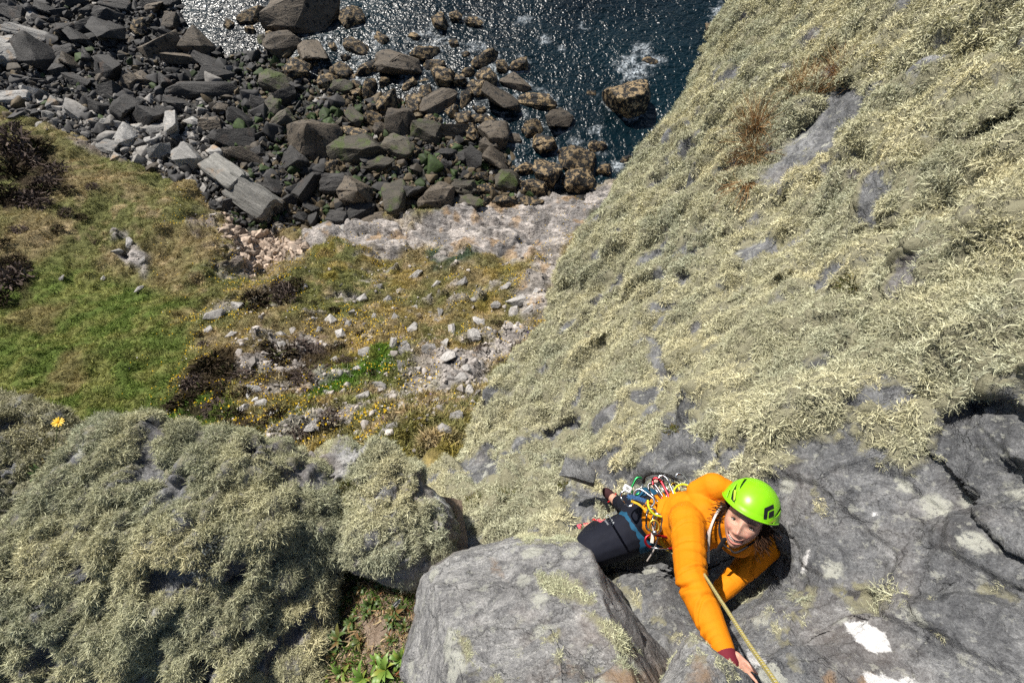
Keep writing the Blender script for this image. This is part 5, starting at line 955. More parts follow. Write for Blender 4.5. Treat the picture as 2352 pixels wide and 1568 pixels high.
# --- head frame
HD = P(1703, 1205, 1.84); cdir = -HD / np.linalg.norm(HD); r0 = np.array((1., 0, 0)) - cdir * cdir[0]; r0 /= np.linalg.norm(r0); u0 = np.cross(cdir, r0)
AL, TA = math.radians(33), math.radians(13); up0 = math.sin(AL) * r0 + math.cos(AL) * u0
XH = math.cos(AL) * r0 - math.sin(AL) * u0; ZH = math.cos(TA) * up0 + math.sin(TA) * cdir; FH = np.cross(XH, ZH); HC = HD - FH * .090
def hp(x, y, f): return HC + np.asarray(x)[..., None] * XH + np.asarray(y)[..., None] * ZH + np.asarray(f)[..., None] * FH
def face_surface(nt=150, nf=130):
    th = np.linspace(0.02, math.pi - .02, nt)[:, None]; ph = np.linspace(0, 2 * math.pi, nf, endpoint=False)[None]
    x = np.sin(th) * np.sin(ph) * .0695; f = np.sin(th) * np.cos(ph) * .092; y = np.cos(th) * .112 + 0 * ph
    low = smooth(.0, -.11, y); x = x * (1 - .36 * low ** 1.3); y = np.where(y < 0, y * 1.10, y); f = np.where(f > 0, f * (1 - .10 * low), f * (1 - .25 * low)) + .010 * low
    # flatten the front of the face
    fr = smooth(.02, .07, f); f = f - fr * .006 + fr * .010 * (np.abs(x) / .06) ** 2 * 0
    G = lambda x0, y0, sx, sy: np.exp(-((x - x0) / sx) ** 2 - ((y - y0) / sy) ** 2) * fr
    ax = np.abs(x)
    f = f + .011 * G(0, -.012, .008, .022) + .019 * G(0, -.040, .0095, .013) + .008 * np.exp(-((ax - .012) / .007) ** 2 - ((y + .044) / .007) ** 2) * fr
    f = f - .011 * np.exp(-((ax - .032) / .016) ** 2 - ((y - .001) / .011) ** 2) * fr + .0055 * np.exp(-((ax - .030) / .022) ** 2 - ((y - .021) / .008) ** 2) * fr + .003 * np.exp(-((ax - .033) / .014) ** 2 - ((y + .013) / .006) ** 2) * fr
    f = f + .0105 * np.exp(-((ax - .042) / .017) ** 2 - ((y + .034) / .018) ** 2) * fr - .004 * np.exp(-((ax - .030) / .006) ** 2 - ((y + .060) / .018) ** 2) * fr
    mc = -.080 + .013 * (x / .028) ** 2; inm = smooth(.033, .027, ax)
    f = f + .0055 * np.exp(-((y - mc - .0095) / .0038) ** 2) * inm * fr + .0075 * np.exp(-((y - mc + .0105) / .005) ** 2) * inm * fr - .010 * np.exp(-((y - mc) / .0058) ** 2) * inm * fr
    f = f + .011 * G(0, -.112, .020, .013) + .004 * np.exp(-((ax - .02) / .012) ** 2 - ((y + .108) / .012) ** 2) * fr
    V_ = hp(x + 0 * f, y + 0 * f, f).reshape(-1, 3); return V_, grid_faces(nt, nf, True), (x + 0 * f).ravel(), y.ravel() + 0 * f.ravel(), f.ravel(), fr.ravel()
fV, fF, fx, fy, ff_, ffr = face_surface()
skin = np.array([[.60, .345, .25]]) * np.ones((len(fV), 1)); axx = np.abs(fx)
red = np.exp(-((axx - .042) / .017) ** 2 - ((fy + .036) / .016) ** 2) + .8 * np.exp(-(fx / .013) ** 2 - ((fy + .042) / .014) ** 2) + .35 * np.exp(-((fx) / .02) ** 2 - ((fy + .11) / .014) ** 2)
skin = lerp(skin, C(.60, .225, .17), np.clip(red, 0, 1)[:, None] * .65 * ffr[:, None])
mcv = -.080 + .013 * (fx / .028) ** 2; lip = (np.exp(-((fy - mcv - .0085) / .0034) ** 2) + np.exp(-((fy - mcv + .0105) / .0046) ** 2)) * smooth(.034, .029, axx) * ffr; skin = lerp(skin, C(.47, .13, .115), np.clip(lip, 0, 1)[:, None] * .85)
mouth = np.exp(-((fy - mcv) / .0052) ** 4) * smooth(.031, .028, axx) * ffr; skin = lerp(skin, C(.10, .02, .018), np.clip(mouth, 0, 1)[:, None])
brow = np.exp(-((fy - .0205 - .10 * (axx - .015) + 2.6 * (axx - .015) ** 2) / .0036) ** 2) * smooth(.011, .017, axx) * smooth(.054, .046, axx) * ffr; skin = lerp(skin, C(.045, .024, .015), np.clip(brow, 0, 1)[:, None] * .92)
lid = np.exp(-((axx - .0325) / .0165) ** 2 - ((fy - .004) / .0050) ** 2) * ffr; skin = lerp(skin, C(.20, .10, .075), np.clip(lid * 1.1, 0, 1)[:, None] * .75)
M_SKIN, t_, b_ = mat('skin', .5, .35); tc = N(t_, 'ShaderNodeTexCoord'); n_s = tex(t_, 60, 4, .6, tc.outputs['Object']); t_.links.new(mix(t_, .18, attr(t_, 'col').outputs['Color'], ramp(t_, n_s.outputs[0], [(.3, (.75, .7, .68)), (.7, (1.2, 1.2, 1.2))]), 'MULTIPLY'), b_.inputs['Base Color']); b_.inputs['Subsurface Weight'].default_value = .12; b_.inputs['Subsurface Radius'].default_value = (.008, .003, .002); b_.inputs['Subsurface Scale'].default_value = .5
# --- body: head, neck, trunk, arms, legs, hands in one mesh
def finger(base, d, curl, n, lens, r):
    """chain of phalanges starting at base along d, bending about n"""
    out = []; p = np.array(base); d = np.array(d) / np.linalg.norm(d); R_ = lambda v, a: (Matrix.Rotation(a, 3, Vector(n)) @ Vector(v.tolist()))
    for k, L in enumerate(lens):
        q = p + d * L; out.append(capsule(p, q, r * (1 - .12 * k), r * (1 - .12 * (k + 1)), 10)); p = q; d = np.array(R_(d, curl))
    return out
def hand_prims(w, h, side, palm_n, curl, sgn):
    """palm from wrist w to knuckles h; fingers fan along side; palm_n points out of the back of the hand"""
    d = h - w; d /= np.linalg.norm(d); s = np.array(side, float); s -= d * (s @ d); s /= np.linalg.norm(s); n = np.cross(s, d); pr = [capsule(w, h, .026, .022, 14)]
    for k, off in enumerate((-.030, -.010, .010, .029)):
        root = h + s * off * .95 - d * .012; pr.append(capsule(w + s * off * .45, root, .014, .0115, 10)); fl_ = (.9, 1.0, .95, .75)[k]
        pr += finger(root, d + s * off * 3.5, curl * sgn, tuple(s.tolist()), (.040 * fl_, .026 * fl_, .021 * fl_), .0092)
    th = w + d * .022 - s * .022; pr += [capsule(w, th, .018, .014, 10)]; pr += finger(th, d * .75 - s * .75, curl * .4 * sgn, tuple(s.tolist()), (.034, .028), .0108)
    return pr
wrd = J['hr'] - J['wr']; hand_r = hand_prims(J['wr'] + wrd * .15, J['hr'], (.55, .55, .5), None, .22, -1)
hand_l = hand_prims(J['wl'], J['hl'], (.8, .1, .5), None, .5, 1)
chin_b = HC - ZH * .10; body_prims = [ellipsoid(HC - ZH * .005 - FH * .012, (.066, .074, .098), np.stack([XH, FH, ZH], 1))] + chain([HC - FH * .03 - ZH * .04, J['neck'] + (J['chest'] - J['neck']) * .2], [.054, .058]) + chain([J['neck'], J['chest'], J['waist'], J['pelvis']], [.065, .105, .095, .10]) + \
  chain([J['sr'], J['er'], J['wr']], [.042, .034, .023]) + chain([J['sl'], J['el'], J['wl']], [.042, .034, .023]) + chain([J['chest'], J['sr']], [.085, .042]) + chain([J['chest'], J['sl']], [.085, .042]) + chain([J['hipr'], J['knr'], J['anr']], [.08, .055, .036]) + chain([J['hipl'], J['knl'], J['anl']], [.08, .05, .036]) + hand_r + hand_l
foot_r = P(1330, 1216, 2.82); foot_l = P(1400, 1136, 3.06); body_prims += [capsule(J['anr'], foot_r, .036, .028), capsule(J['anl'], foot_l, .034, .026)]
bme, bco = blob('body', body_prims, .0052, 4); set_attr(bme, 'col', np.tile(np.array([[.58, .31, .225]]), (len(bco), 1)), 'FLOAT_COLOR'); body = pchild('body', bme, M_SKIN)
fme = mesh_np('face', fV, fF[:, ::-1]); set_attr(fme, 'col', skin, 'FLOAT_COLOR'); face = pchild('face', fme, M_SKIN)
# face details
M_EYE = plain('eye_white', (.34, .30, .28), .25, .5); M_IRIS = plain('dark_iris', (.012, .008, .006), .15, .6); M_TEETH = plain('teeth', (.82, .78, .70), .3, .5); M_LASH = plain('eyelash', (.01, .007, .006), .7, .2)
def surf_f(x, y):
    k = ((fx - x) ** 2 + (fy - y) ** 2 + np.where(ff_ > .03, 0, 1)).argmin(); return ff_[k]
RH = np.stack([XH, ZH, FH], 1)
for sx in (-1, 1):
    f0 = surf_f(sx * .0325, .0); v, q = ellipsoid(hp(sx * .0325, -.001, f0 + .0005), (.0120, .0043, .0042), RH, 16); e = pchild('eye', poly_mesh('eye', v, q), M_EYE); v, q = ellipsoid(hp(sx * .0325, -.0005, f0 + .0034), (.0060, .0042, .0024), RH, 12); pchild('iris', poly_mesh('iris', v, q), M_IRIS, e).matrix_parent_inverse = Matrix.Identity(4)
    pts = np.array([hp(sx * .0325 + a * .0145, .0040 * math.cos(a * 1.25) + .0006, surf_f(sx * .0325, .0) + .0050 - .002 * a * a) for a in np.linspace(-1, 1, 9)]); v, q = tube_np(pts, np.array([.0006, .0012, .0015, .0016, .0016, .0016, .0015, .0012, .0006]), 6); pchild('eyelash', poly_mesh('eyelash', v, q), M_LASH)
f0 = surf_f(0, -.080)
for k in range(-4, 5):
    x = k * .0058; yc = -.080 + .013 * (x / .028) ** 2 + .0012; v, q = ellipsoid(hp(x, yc, f0 + .0035 - 6.5 * x * x), (.0029, .0044 - .0003 * abs(k), .0025), RH, 10); pchild('tooth', poly_mesh('tooth', v, q), M_TEETH)
# hair: dark curls escaping at both sides of the helmet
M_HAIR = rnd_mat('dark_brown_hair', (0, (.010, .006, .004)), (.6, (.035, .017, .010)), (1, (.085, .040, .020))); hv_ = []; hf_ = []; ha_ = []; rh = np.random.default_rng(33)
for i in range(420):
    sx = -1 if i % 2 else 1; bx = sx * rh.uniform(.064, .078); by = rh.uniform(-.055, .045); bf = rh.uniform(-.06, .035); p = hp(bx, by, bf); d = XH * sx * rh.uniform(.2, 1) - ZH * rh.uniform(.2, 1.1) + FH * rh.normal() * .3; L = rh.uniform(.03, .075); ph = rh.uniform(0, 6); b0 = len(hv_); c = rh.uniform()
    for k in range(9):
        t = k / 8; q = p + d / np.linalg.norm(d) * L * t + (XH * math.cos(ph + t * 9) + FH * math.sin(ph + t * 9)) * .007 * t; wv = (ZH + rh.normal(size=3) * .3); wv = wv / np.linalg.norm(wv) * .0013; hv_ += [q - wv, q + wv]; ha_ += [c, c]
    hf_ += [(b0 + 2 * k, b0 + 2 * k + 1, b0 + 2 * k + 3, b0 + 2 * k + 2) for k in range(8)]
hme2 = mesh_np('hair', np.array(hv_), np.array(hf_)); set_attr(hme2, 'rnd', ha_); pchild('hair', hme2, M_HAIR)
hbm, _c = blob('hair_mass', [ellipsoid(HC - FH * .030 + ZH * .015, (.079, .075, .095), np.stack([XH, FH, ZH], 1)), ellipsoid(HC - FH * .075 - ZH * .06, (.06, .035, .05), np.stack([XH, FH, ZH], 1))], .005, 4, lambda V, n: ridged(V, .02, 3, 9) * .004); set_attr(hbm, 'rnd', fbm(_c, .01, 2, 4) * .5 + .4); pchild('hair_mass', hbm, M_HAIR)
# --- helmet
HEC = HC + ZH * .062 - FH * .008; HR = np.array((.111, .122, .132)); MH_ = np.stack([XH, ZH, FH], 1)
def shell(off, nt=110, nf=200):
    th = np.linspace(.0, 1, nt)[:, None]; ph = np.linspace(0, 2 * math.pi, nf, endpoint=False)[None]; tm = 1.62 - .02 * np.cos(ph) * (np.cos(ph) > 0) - .10 * np.cos(ph) * (np.cos(ph) < 0) + .05 * np.cos(2 * ph)
    t = .001 + th * tm; r = HR + off; flare = 1 + .035 * smooth(.88, 1, th) * (np.cos(ph) * .6 + .4).clip(0, 1)
    x = np.sin(t) * np.sin(ph) * r[0] * flare; f = np.sin(t) * np.cos(ph) * r[2] * flare; y = np.cos(t) * r[1]
    return HEC + np.stack([x, y + 0 * x, f], -1).reshape(-1, 3) @ MH_.T, grid_faces(nt, nf, True), (nt, nf)
hsV, hsF, (nt_, nf_) = shell(0.0); hu_, hv2, hd_ = proj(hsV); cenu = hu_[hsF].mean(1); cenv = hv2[hsF].mean(1); nrm_ = vnormals(hsV, hsF); nrm_ *= np.sign((nrm_ * (hsV - HEC)).sum()); front = ((nrm_[hsF].mean(1)) * hsV[hsF].mean(1)).sum(1) < 0
K1 = lambda pts: [((2750 + x / 3.92) * .5742, (1850 + y / 3.92) * .5742) for x, y in pts]
VENTS = [K1([(800,440),(835,330),(930,185),(938,255),(880,330),(830,400)]), K1([(672,560),(700,430),(785,290),(760,400),(735,470),(760,560),(735,635)]), K1([(612,540),(640,440),(686,380),(655,470),(630,545)]), K1([(1010,165),(1100,155),(1060,185),(1008,205)]), K1([(1365,860),(1440,730),(1500,620),(1490,700),(1430,810)]), K1([(1210,985),(1290,970),(1370,915),(1330,975),(1260,1008)])]
kill = np.zeros(len(hsF), bool)
for pl in VENTS: kill |= in_poly(cenu, cenv, pl) & front
M_LIME, t_, b_ = mat('lime_plastic', .34, .5); tc = N(t_, 'ShaderNodeTexCoord'); nl = tex(t_, 25, 3, .6, tc.outputs['Object']); t_.links.new(ramp(t_, nl.outputs[0], [(.3, (.225, .60, .006)), (.7, (.27, .68, .010))]), b_.inputs['Base Color']); nd_ = tex(t_, 18, 2, .5, tc.outputs['Object']); bump(t_, b_, nd_.outputs[0], .004, .25)
M_FOAM = plain('black_liner', (.018, .022, .024), .8, .2, nscale=220, namt=.6); M_BLACK = plain('black_print', (.012, .013, .015), .5, .3); M_STRAP = plain('black_webbing', (.02, .018, .02), .8, .2)
helmet = bpy.data.objects.new('helmet', None); COL.objects.link(helmet); helmet.parent = person; helmet.matrix_parent_inverse = Matrix.Translation(-Vector(J['anr'].tolist())); helmet['label'] = 'lime green climbing helmet with black vents and square emblem'
keep = hsF[~kill]; hsme = mesh_np('shell', hsV, keep); so_ = new_obj('shell', hsme, M_LIME, helmet); sd = so_.modifiers.new('thick', 'SOLIDIFY'); sd.thickness = .006; sd.offset = -1 if (vnormals(hsV, hsF) * (hsV - HEC)).sum() > 0 else 1
liV, liF, _q = shell(-.009); new_obj('liner', mesh_np('liner', liV, liF), M_FOAM, helmet)
rim = hsV.reshape(nt_, nf_, 3)[-1]; rv, rf = tube_np(np.vstack([rim, rim[:2]]), .0036, 6, False); new_obj('rim', poly_mesh('rim', rv, rf), M_LIME, helmet)
def on_helmet(u, v, off=.0018):
    d = P(np.array(u), np.array(v), 1.0); d = d / np.linalg.norm(d); o_ = (-HEC) @ MH_ / (HR + off); dd = (d @ MH_) / (HR + off); a = dd @ dd; b = o_ @ dd; c = o_ @ o_ - 1; return d * ((-b - math.sqrt(max(b * b - a * c, 0))) / a)
def decal(nm, poly, m, par, off=.0018, thick=.0012, fn=on_helmet, n=10):
    a = resample(poly, 40, True); c = a.mean(0); V_ = [fn(*c, off)]; F_ = []
    for k in range(1, n + 1):
        for q in a: V_.append(fn(*(c + (q - c) * k / n), off))
    m_n = len(a)
    for j in range(m_n): F_.append((0, 1 + j, 1 + (j + 1) % m_n))
    for k in range(n - 1):
        for j in range(m_n): F_.append((1 + k * m_n + j, 1 + (k + 1) * m_n + j, 1 + (k + 1) * m_n + (j + 1) % m_n, 1 + k * m_n + (j + 1) % m_n))
    return new_obj(nm, poly_mesh(nm, V_, F_), m, par)
def quad_decal(nm, q, m, par, fn=on_helmet, off=.0018, n=10):
    q = np.array(q, float); s = np.linspace(0, 1, n); V_ = [fn(*((q[0] * (1 - a) + q[1] * a) * (1 - b) + (q[3] * (1 - a) + q[2] * a) * b), off) for b in s for a in s]; return new_obj(nm, poly_mesh(nm, V_, [tuple(r) for r in grid_faces(n, n)]), m, par)
quad_decal('emblem', K1([(1205,715),(1262,745),(1245,885),(1190,900)]), M_BLACK, helmet); quad_decal('emblem', K1([(1205,712),(1348,648),(1358,710),(1255,760)]), M_BLACK, helmet); quad_decal('emblem', K1([(1280,775),(1358,740),(1352,835),(1270,868)]), M_BLACK, helmet)
M_CLIP = plain('yellow_clip', (.42, .52, .05), .4, .4)
for q in (K1([(728,420),(768,432),(748,580),(718,590)]), K1([(1258,950),(1380,885),(1390,905),(1252,978)])): quad_decal('clip', q, M_CLIP, helmet, off=.006)
st = bez([HC - XH * .085 + ZH * .03 - FH * .01, HC - XH * .080 - ZH * .03 + FH * .012, HC - XH * .062 - ZH * .085 + FH * .028, HC - XH * .03 - ZH * .122 + FH * .03, HC - ZH * .128 + FH * .03, HC + XH * .03 - ZH * .122 + FH * .03, HC + XH * .075 - ZH * .03 + FH * .01], 40); v, q = tube_np(st, .0042, 8); new_obj('chin_strap', poly_mesh('chin_strap', v, q), M_STRAP, helmet)
v, q = capsule(P(1650, 1262, 1.93), P(1664, 1238, 1.91), .010, .010, 8, (1, .4)); new_obj('buckle', poly_mesh('buckle', v, q), M_STRAP, helmet)
# --- clothing
M_JKT, t_, b_ = mat('orange_softshell', .75, .2); tc = N(t_, 'ShaderNodeTexCoord'); n1_ = tex(t_, 7, 4, .6, tc.outputs['Object']); n2_ = tex(t_, 700, 2, .5, tc.outputs['Object']); t_.links.new(ramp(t_, n1_.outputs[0], [(.3, (.70, .205, .003)), (.7, (.78, .25, .005))]), b_.inputs['Base Color']); bump(t_, b_, n2_.outputs[0], .0012, .4)
def crease(V, a, b, t, depth, wid, tilt, phi0, span=1.0):
    """one cloth fold: a tilted groove part of the way round a sleeve, with a soft roll beside it"""
    ax = b - a; L = np.linalg.norm(ax); ax = ax / L; r = V - a; s = r @ ax; q = r - s[:, None] * ax; e1 = np.cross(ax, (0, 0, 1.)); e1 /= np.linalg.norm(e1); e2 = np.cross(ax, e1); ph = np.arctan2(q @ e2, q @ e1); rad = np.linalg.norm(q, axis=1)
    near = smooth(.17, .15, rad) * smooth(-.05, 0, s) * smooth(L + .05, L, s); k = (.5 + .5 * np.cos(ph - phi0)) ** span; x = (s - t * L - tilt * np.sin(ph - phi0)) / wid
    return near * k * depth * (-np.exp(-x * x) + .55 * np.exp(-((x - 1.9) / 1.3) ** 2) + .35 * np.exp(-((x + 2.1) / 1.5) ** 2))
def jacket_disp(V, n):
    d = fbm(V, .16, 3, 62) * .006 + fbm(V, .05, 3, 65) * .0016; rj = np.random.default_rng(8)
    cam_phi = lambda a, b: (lambda ax, e1: math.atan2((-(a + b) / 2) @ np.cross(ax, e1), (-(a + b) / 2) @ e1))((b - a) / np.linalg.norm(b - a), (lambda e: e / np.linalg.norm(e))(np.cross((b - a) / np.linalg.norm(b - a), (0, 0, 1.))))
    for a, b, ts in ((J['sr'], J['er'], (.12, .30, .50, .66, .80, .93)), (J['er'], J['wr'], (.04, .16, .34, .52, .66, .80, .90)), (J['sl'], J['el'], (.3, .6, .85)), (J['el'], J['wl'], (.15, .4, .62, .82))):
        pc = cam_phi(a, b)
        for t in ts: big = 1.6 if (t > .9 or t < .06) else 1.0; d = d + crease(V, a, b, t + rj.normal() * .02, .0065 * big * rj.uniform(.7, 1.3), rj.uniform(.006, .010), rj.normal() * .022, pc + rj.normal() * 1.0, rj.uniform(1, 2.5))
    a, b = P(1518, 1192, 2.32), J['chest']; pc = cam_phi(a, b)
    for t in (.08, .2, .36, .55, .75): d = d + 1.3 * masked(lambda W: crease(W, a + (b - a) * 0, b, t + rj.normal() * .03, .006, .011, rj.normal() * .04, pc + rj.normal() * .9, 1.5), V, np.ones(len(V)))
    return d
dwr = J['wr'] - (J['wr'] - J['er']) / np.linalg.norm(J['wr'] - J['er']) * .012
HOOD = P(1640, 1140, 2.05); jk = chain([P(1518, 1192, 2.32), P(1552, 1193, 2.22), J['chest'], J['neck']], [.120, .134, .138, .088]) + chain([J['chest'], J['sr']], [.115, .078]) + chain([J['chest'], J['sl']], [.115, .074]) + chain([J['sr'], (J['sr'] + J['er']) / 2, J['er'], J['er'] * .45 + dwr * .55, dwr], [.074, .066, .061, .053, .038]) + chain([J['sl'], J['el'], J['wl']], [.074, .062, .040]) + chain([P(1604, 1128, 2.10), P(1640, 1118, 2.06), P(1676, 1130, 2.04)], [.050, .066, .048]) + chain([P(1600, 1140, 2.1), P(1618, 1170, 2.02), P(1632, 1215, 1.98)], [.045, .046, .036]) + [ellipsoid(HC - ZH * .115 - FH * .055, (.076, .072, .055), np.stack([XH, FH, ZH], 1))]
jme, jco = blob('jacket', jk, .0058, 5, jacket_disp); jacket = pchild('jacket', jme, M_JKT)
M_MAR = plain('maroon_cuff', (.16, .018, .03), .8, .2)
for w_, e_ in (('wr', 'er'), ('wl', 'el')):
    a = (J[w_] - J[e_]) / np.linalg.norm(J[w_] - J[e_]); c = (dwr if w_ == 'wr' else J['wl']) + a * (.028 if w_ == 'wr' else .034); v, q = capsule(c - a * .006, c + a * .010, .037 if w_ == 'wr' else .040, .032 if w_ == 'wr' else .034, 24); pchild('cuff', poly_mesh('cuff', v, q), M_MAR)
M_TRO, t_, b_ = mat('black_leggings', .8, .2); tc = N(t_, 'ShaderNodeTexCoord'); n2_ = tex(t_, 500, 2, .5, tc.outputs['Object']); n1_ = tex(t_, 9, 3, .6, tc.outputs['Object']); t_.links.new(ramp(t_, n1_.outputs[0], [(.3, (.008, .009, .016)), (.7, (.015, .017, .028))]), b_.inputs['Base Color']); bump(t_, b_, n2_.outputs[0], .001, .5)
tr = chain([J['waist'], J['pelvis']], [.112, .128]) + chain([J['hipr'], (J['hipr'] + J['knr']) / 2, J['knr'], (J['knr'] + J['anr']) / 2, J['anr']], [.114, .105, .084, .070, .046]) + chain([J['hipl'], (J['hipl'] + J['knl']) / 2, J['knl'], (J['knl'] + J['anl']) / 2, J['anl'] * .9 + J['knl'] * .1], [.108, .092, .070, .062, .044])
tme, tco = blob('leggings', tr, .0065, 5, lambda V, n: ridged(V, .09, 2, 71, .5) * .0025 + fbm(V, .2, 2, 72) * .004); pchild('leggings', tme, M_TRO)
M_TEAL = plain('teal_shorts', (.015, .085, .16), .75, .2, nscale=30, namt=.2)
ht_ = J['hipr'] + (J['knr'] - J['hipr']) * .20; shme, _c = blob('shorts', chain([J['pelvis'] * .6 + J['hipr'] * .4, J['hipr'], ht_], [.117, .1205, .1165]) + chain([J['pelvis'], J['hipl']], [.12, .116]), .0065, 4, lambda V, n: fbm(V, .08, 3, 73) * .004); pchild('shorts', shme, M_TEAL)
# shoes
M_PINK = plain('pink_suede', (.75, .11, .15), .8, .2, nscale=60, namt=.15); M_RUB = plain('black_rubber', (.016, .016, .017), .6, .4, nscale=40, namt=.3); M_RED = plain('red_strap', (.55, .02, .025), .6, .3)
def shoe(heel, toe, up, label, mu):
    sh = bpy.data.objects.new('climbing_shoe', None); COL.objects.link(sh); sh.parent = person; sh.matrix_parent_inverse = Matrix.Translation(-Vector(J['anr'].tolist())); sh['label'] = label
    d = toe - heel; L = np.linalg.norm(d); d /= L; up = np.array(up, float); up -= d * (up @ d); up /= np.linalg.norm(up); s = np.cross(d, up)
    R_ = np.stack([d, s, up], 1); mid = (heel + toe) / 2
    up_m, _c = blob('upper', [capsule(heel + up * .012, toe + up * .004, .036, .026, 16, (1, .9)), ellipsoid(heel + d * .06 + up * .03, (.06, .034, .034), R_)], .004, 4); new_obj('upper', up_m, mu, sh)
    so_m, _c = blob('sole', [capsule(heel - up * .012, toe - up * .010 + d * .008, .035, .030, 16, (1, 1)), capsule(toe - d * .02 + up * .0, toe + d * .010, .032, .024, 16), ellipsoid(heel - d * .012, (.03, .036, .034), R_)], .004, 3); new_obj('sole', so_m, M_RUB, sh)
    for k in (.35, .5):
        c = heel + d * L * k; ring = np.array([c + up * .018 + (s * math.cos(t) * .038 + up * math.sin(t) * .034) for t in np.linspace(-.2, math.pi + .2, 14)]); v, q = tube_np(ring, .006, 6); new_obj('strap', poly_mesh('strap', v, q), M_RUB if k < .4 else M_RED, sh)
    return sh
shoe(P(1398, 1206, 2.85), P(1330, 1214, 2.79), (.1, .5, .85), 'pink and black climbing shoe half hidden by the bent knee', M_PINK); shoe(P(1414, 1152, 3.07), P(1396, 1134, 3.09), (-.3, .3, .8), 'dark climbing shoe with red strap on the rear foot', plain('dark_suede', (.05, .02, .022), .8, .2, nscale=60, namt=.3))
def text_mesh(nm, body, size, ext=.0003):
    cu_ = bpy.data.curves.new(nm, 'FONT'); cu_.body = body; cu_.size = size; cu_.extrude = ext; cu_.align_x = 'CENTER'; cu_.align_y = 'CENTER'; o = bpy.data.objects.new(nm, cu_); COL.objects.link(o); dg = bpy.context.evaluated_depsgraph_get(); me = bpy.data.meshes.new_from_object(o.evaluated_get(dg)); bpy.data.objects.remove(o); me.name = nm; return me
# printed word on the thigh, bent onto the cloth
from mathutils.bvhtree import BVHTree
bv_t = BVHTree.FromPolygons([tuple(v.co) for v in tme.vertices], [tuple(p.vertices) for p in tme.polygons])
def print_on(bv, nm, me, origin_uv, xdir_uv, scale, m, par):
    """lay flat lettering onto a curved cloth along the view direction"""
    xd = np.array(xdir_uv, float); xd /= np.linalg.norm(xd); yd = np.array((xd[1], -xd[0]))
    for v in me.vertices:
        q = np.array(origin_uv) + xd * v.co.x * scale + yd * v.co.y * scale; d = P(q[0], q[1], 1.0); d /= np.linalg.norm(d); h = bv.ray_cast(Vector((0, 0, 0)), Vector(d.tolist()))
        v.co = h[0] - Vector(d.tolist()) * (.0012 + v.co.z) if h[0] is not None else Vector((d * 2.3).tolist())
    me.update(); return pchild(nm, me, m) if par is None else new_obj(nm, me, m, par)
M_GREYP = plain('grey_print', (.42, .44, .46), .6, .3)
print_on(bv_t, 'print', text_mesh('print', 'OVIA', 1.0, 0), (1401, 1193), (.60, .80), 12.0, M_GREYP, None); print_on(bv_t, 'print', text_mesh('print', 'SERIES', 1.0, 0), (1393, 1199), (.60, .80), 5.0, M_GREYP, None)
# ------------------------------------------------------------------ rope and climbing gear
M_ROPE, t_, b_ = mat('yellow_white_rope', .8, .2); la = attr(t_, 'len'); ra = attr(t_, 'ang')
ph_ = math_n(t_, 'ADD', math_n(t_, 'MULTIPLY', la.outputs['Fac'], 62.0), ra.outputs['Fac']); wv_ = math_n(t_, 'SINE', math_n(t_, 'MULTIPLY', ph_, 6.2832)); wv2 = math_n(t_, 'SINE', math_n(t_, 'MULTIPLY', math_n(t_, 'SUBTRACT', math_n(t_, 'MULTIPLY', la.outputs['Fac'], 210.0), math_n(t_, 'MULTIPLY', ra.outputs['Fac'], 3.0)), 6.2832))
t_.links.new(mix(t_, ramp(t_, wv_, [(.35, (0, 0, 0)), (.65, (1, 1, 1))]), (.62, .50, .11), (.68, .63, .47)), b_.inputs['Base Color']); bump(t_, b_, wv2, .0012, .8)
def rope_obj(nm, pts, r, m, label, cat, sides=12, n=160):
    p = bez(pts, n); V_, F_ = tube_np(p, r, sides); me = poly_mesh(nm, V_, F_); L = np.concatenate([[0], np.cumsum(np.linalg.norm(np.diff(p, axis=0), axis=1))]); set_attr(me, 'len', np.concatenate([np.repeat(L, sides), [0, L[-1]]])); set_attr(me, 'ang', np.concatenate([np.tile(np.arange(sides) / sides, n), [0, 0]])); o = new_obj(nm, me, m); tag(o, label, cat); return o
rope_obj('climbing_rope', [P(1530, 1262, 2.22), P(1570, 1282, 2.05), P(1603, 1300, 1.84), P(1660, 1385, 1.36), P(1720, 1478, 1.05), P(1785, 1572, .82), P(1850, 1680, .66)], .0052, M_ROPE, 'taut yellow and white climbing rope running from harness to the bottom edge', 'rope')
ALU = plain('polished_aluminium', (.55, .56, .58), .22, .5, 1.0); RED_M = plain('red_anodised', (.42, .02, .03), .28, .5, .85); GRN_M = plain('green_anodised', (.03, .28, .08), .28, .5, .85); DRK_M = plain('dark_steel', (.12, .12, .13), .3, .5, 1.0); GOLD = plain('gold_anodised', (.55, .38, .06), .3, .5, .9)
W_RED = plain('red_white_webbing', (.60, .42, .36), .85, .1, nscale=180, namt=.6); W_YEL = plain('yellow_webbing', (.60, .38, .03), .85, .1, nscale=120, namt=.4); W_LIME = plain('lime_cord', (.55, .62, .03), .7, .2); W_BLK = plain('black_cord', (.015, .015, .016), .5, .4); W_BLUE = plain('blue_webbing', (.04, .10, .22), .85, .1, nscale=150, namt=.5); W_WHT = plain('white_webbing', (.66, .58, .52), .85, .1, nscale=160, namt=.25)
def frame_from(a, b, nrm):
    a = np.asarray(a); b = np.asarray(b); x = b - a; L = np.linalg.norm(x); x /= L; n = np.array(nrm, float); n -= x * (n @ x); n /= np.linalg.norm(n); return (a + b) / 2, x, np.cross(n, x), n, L
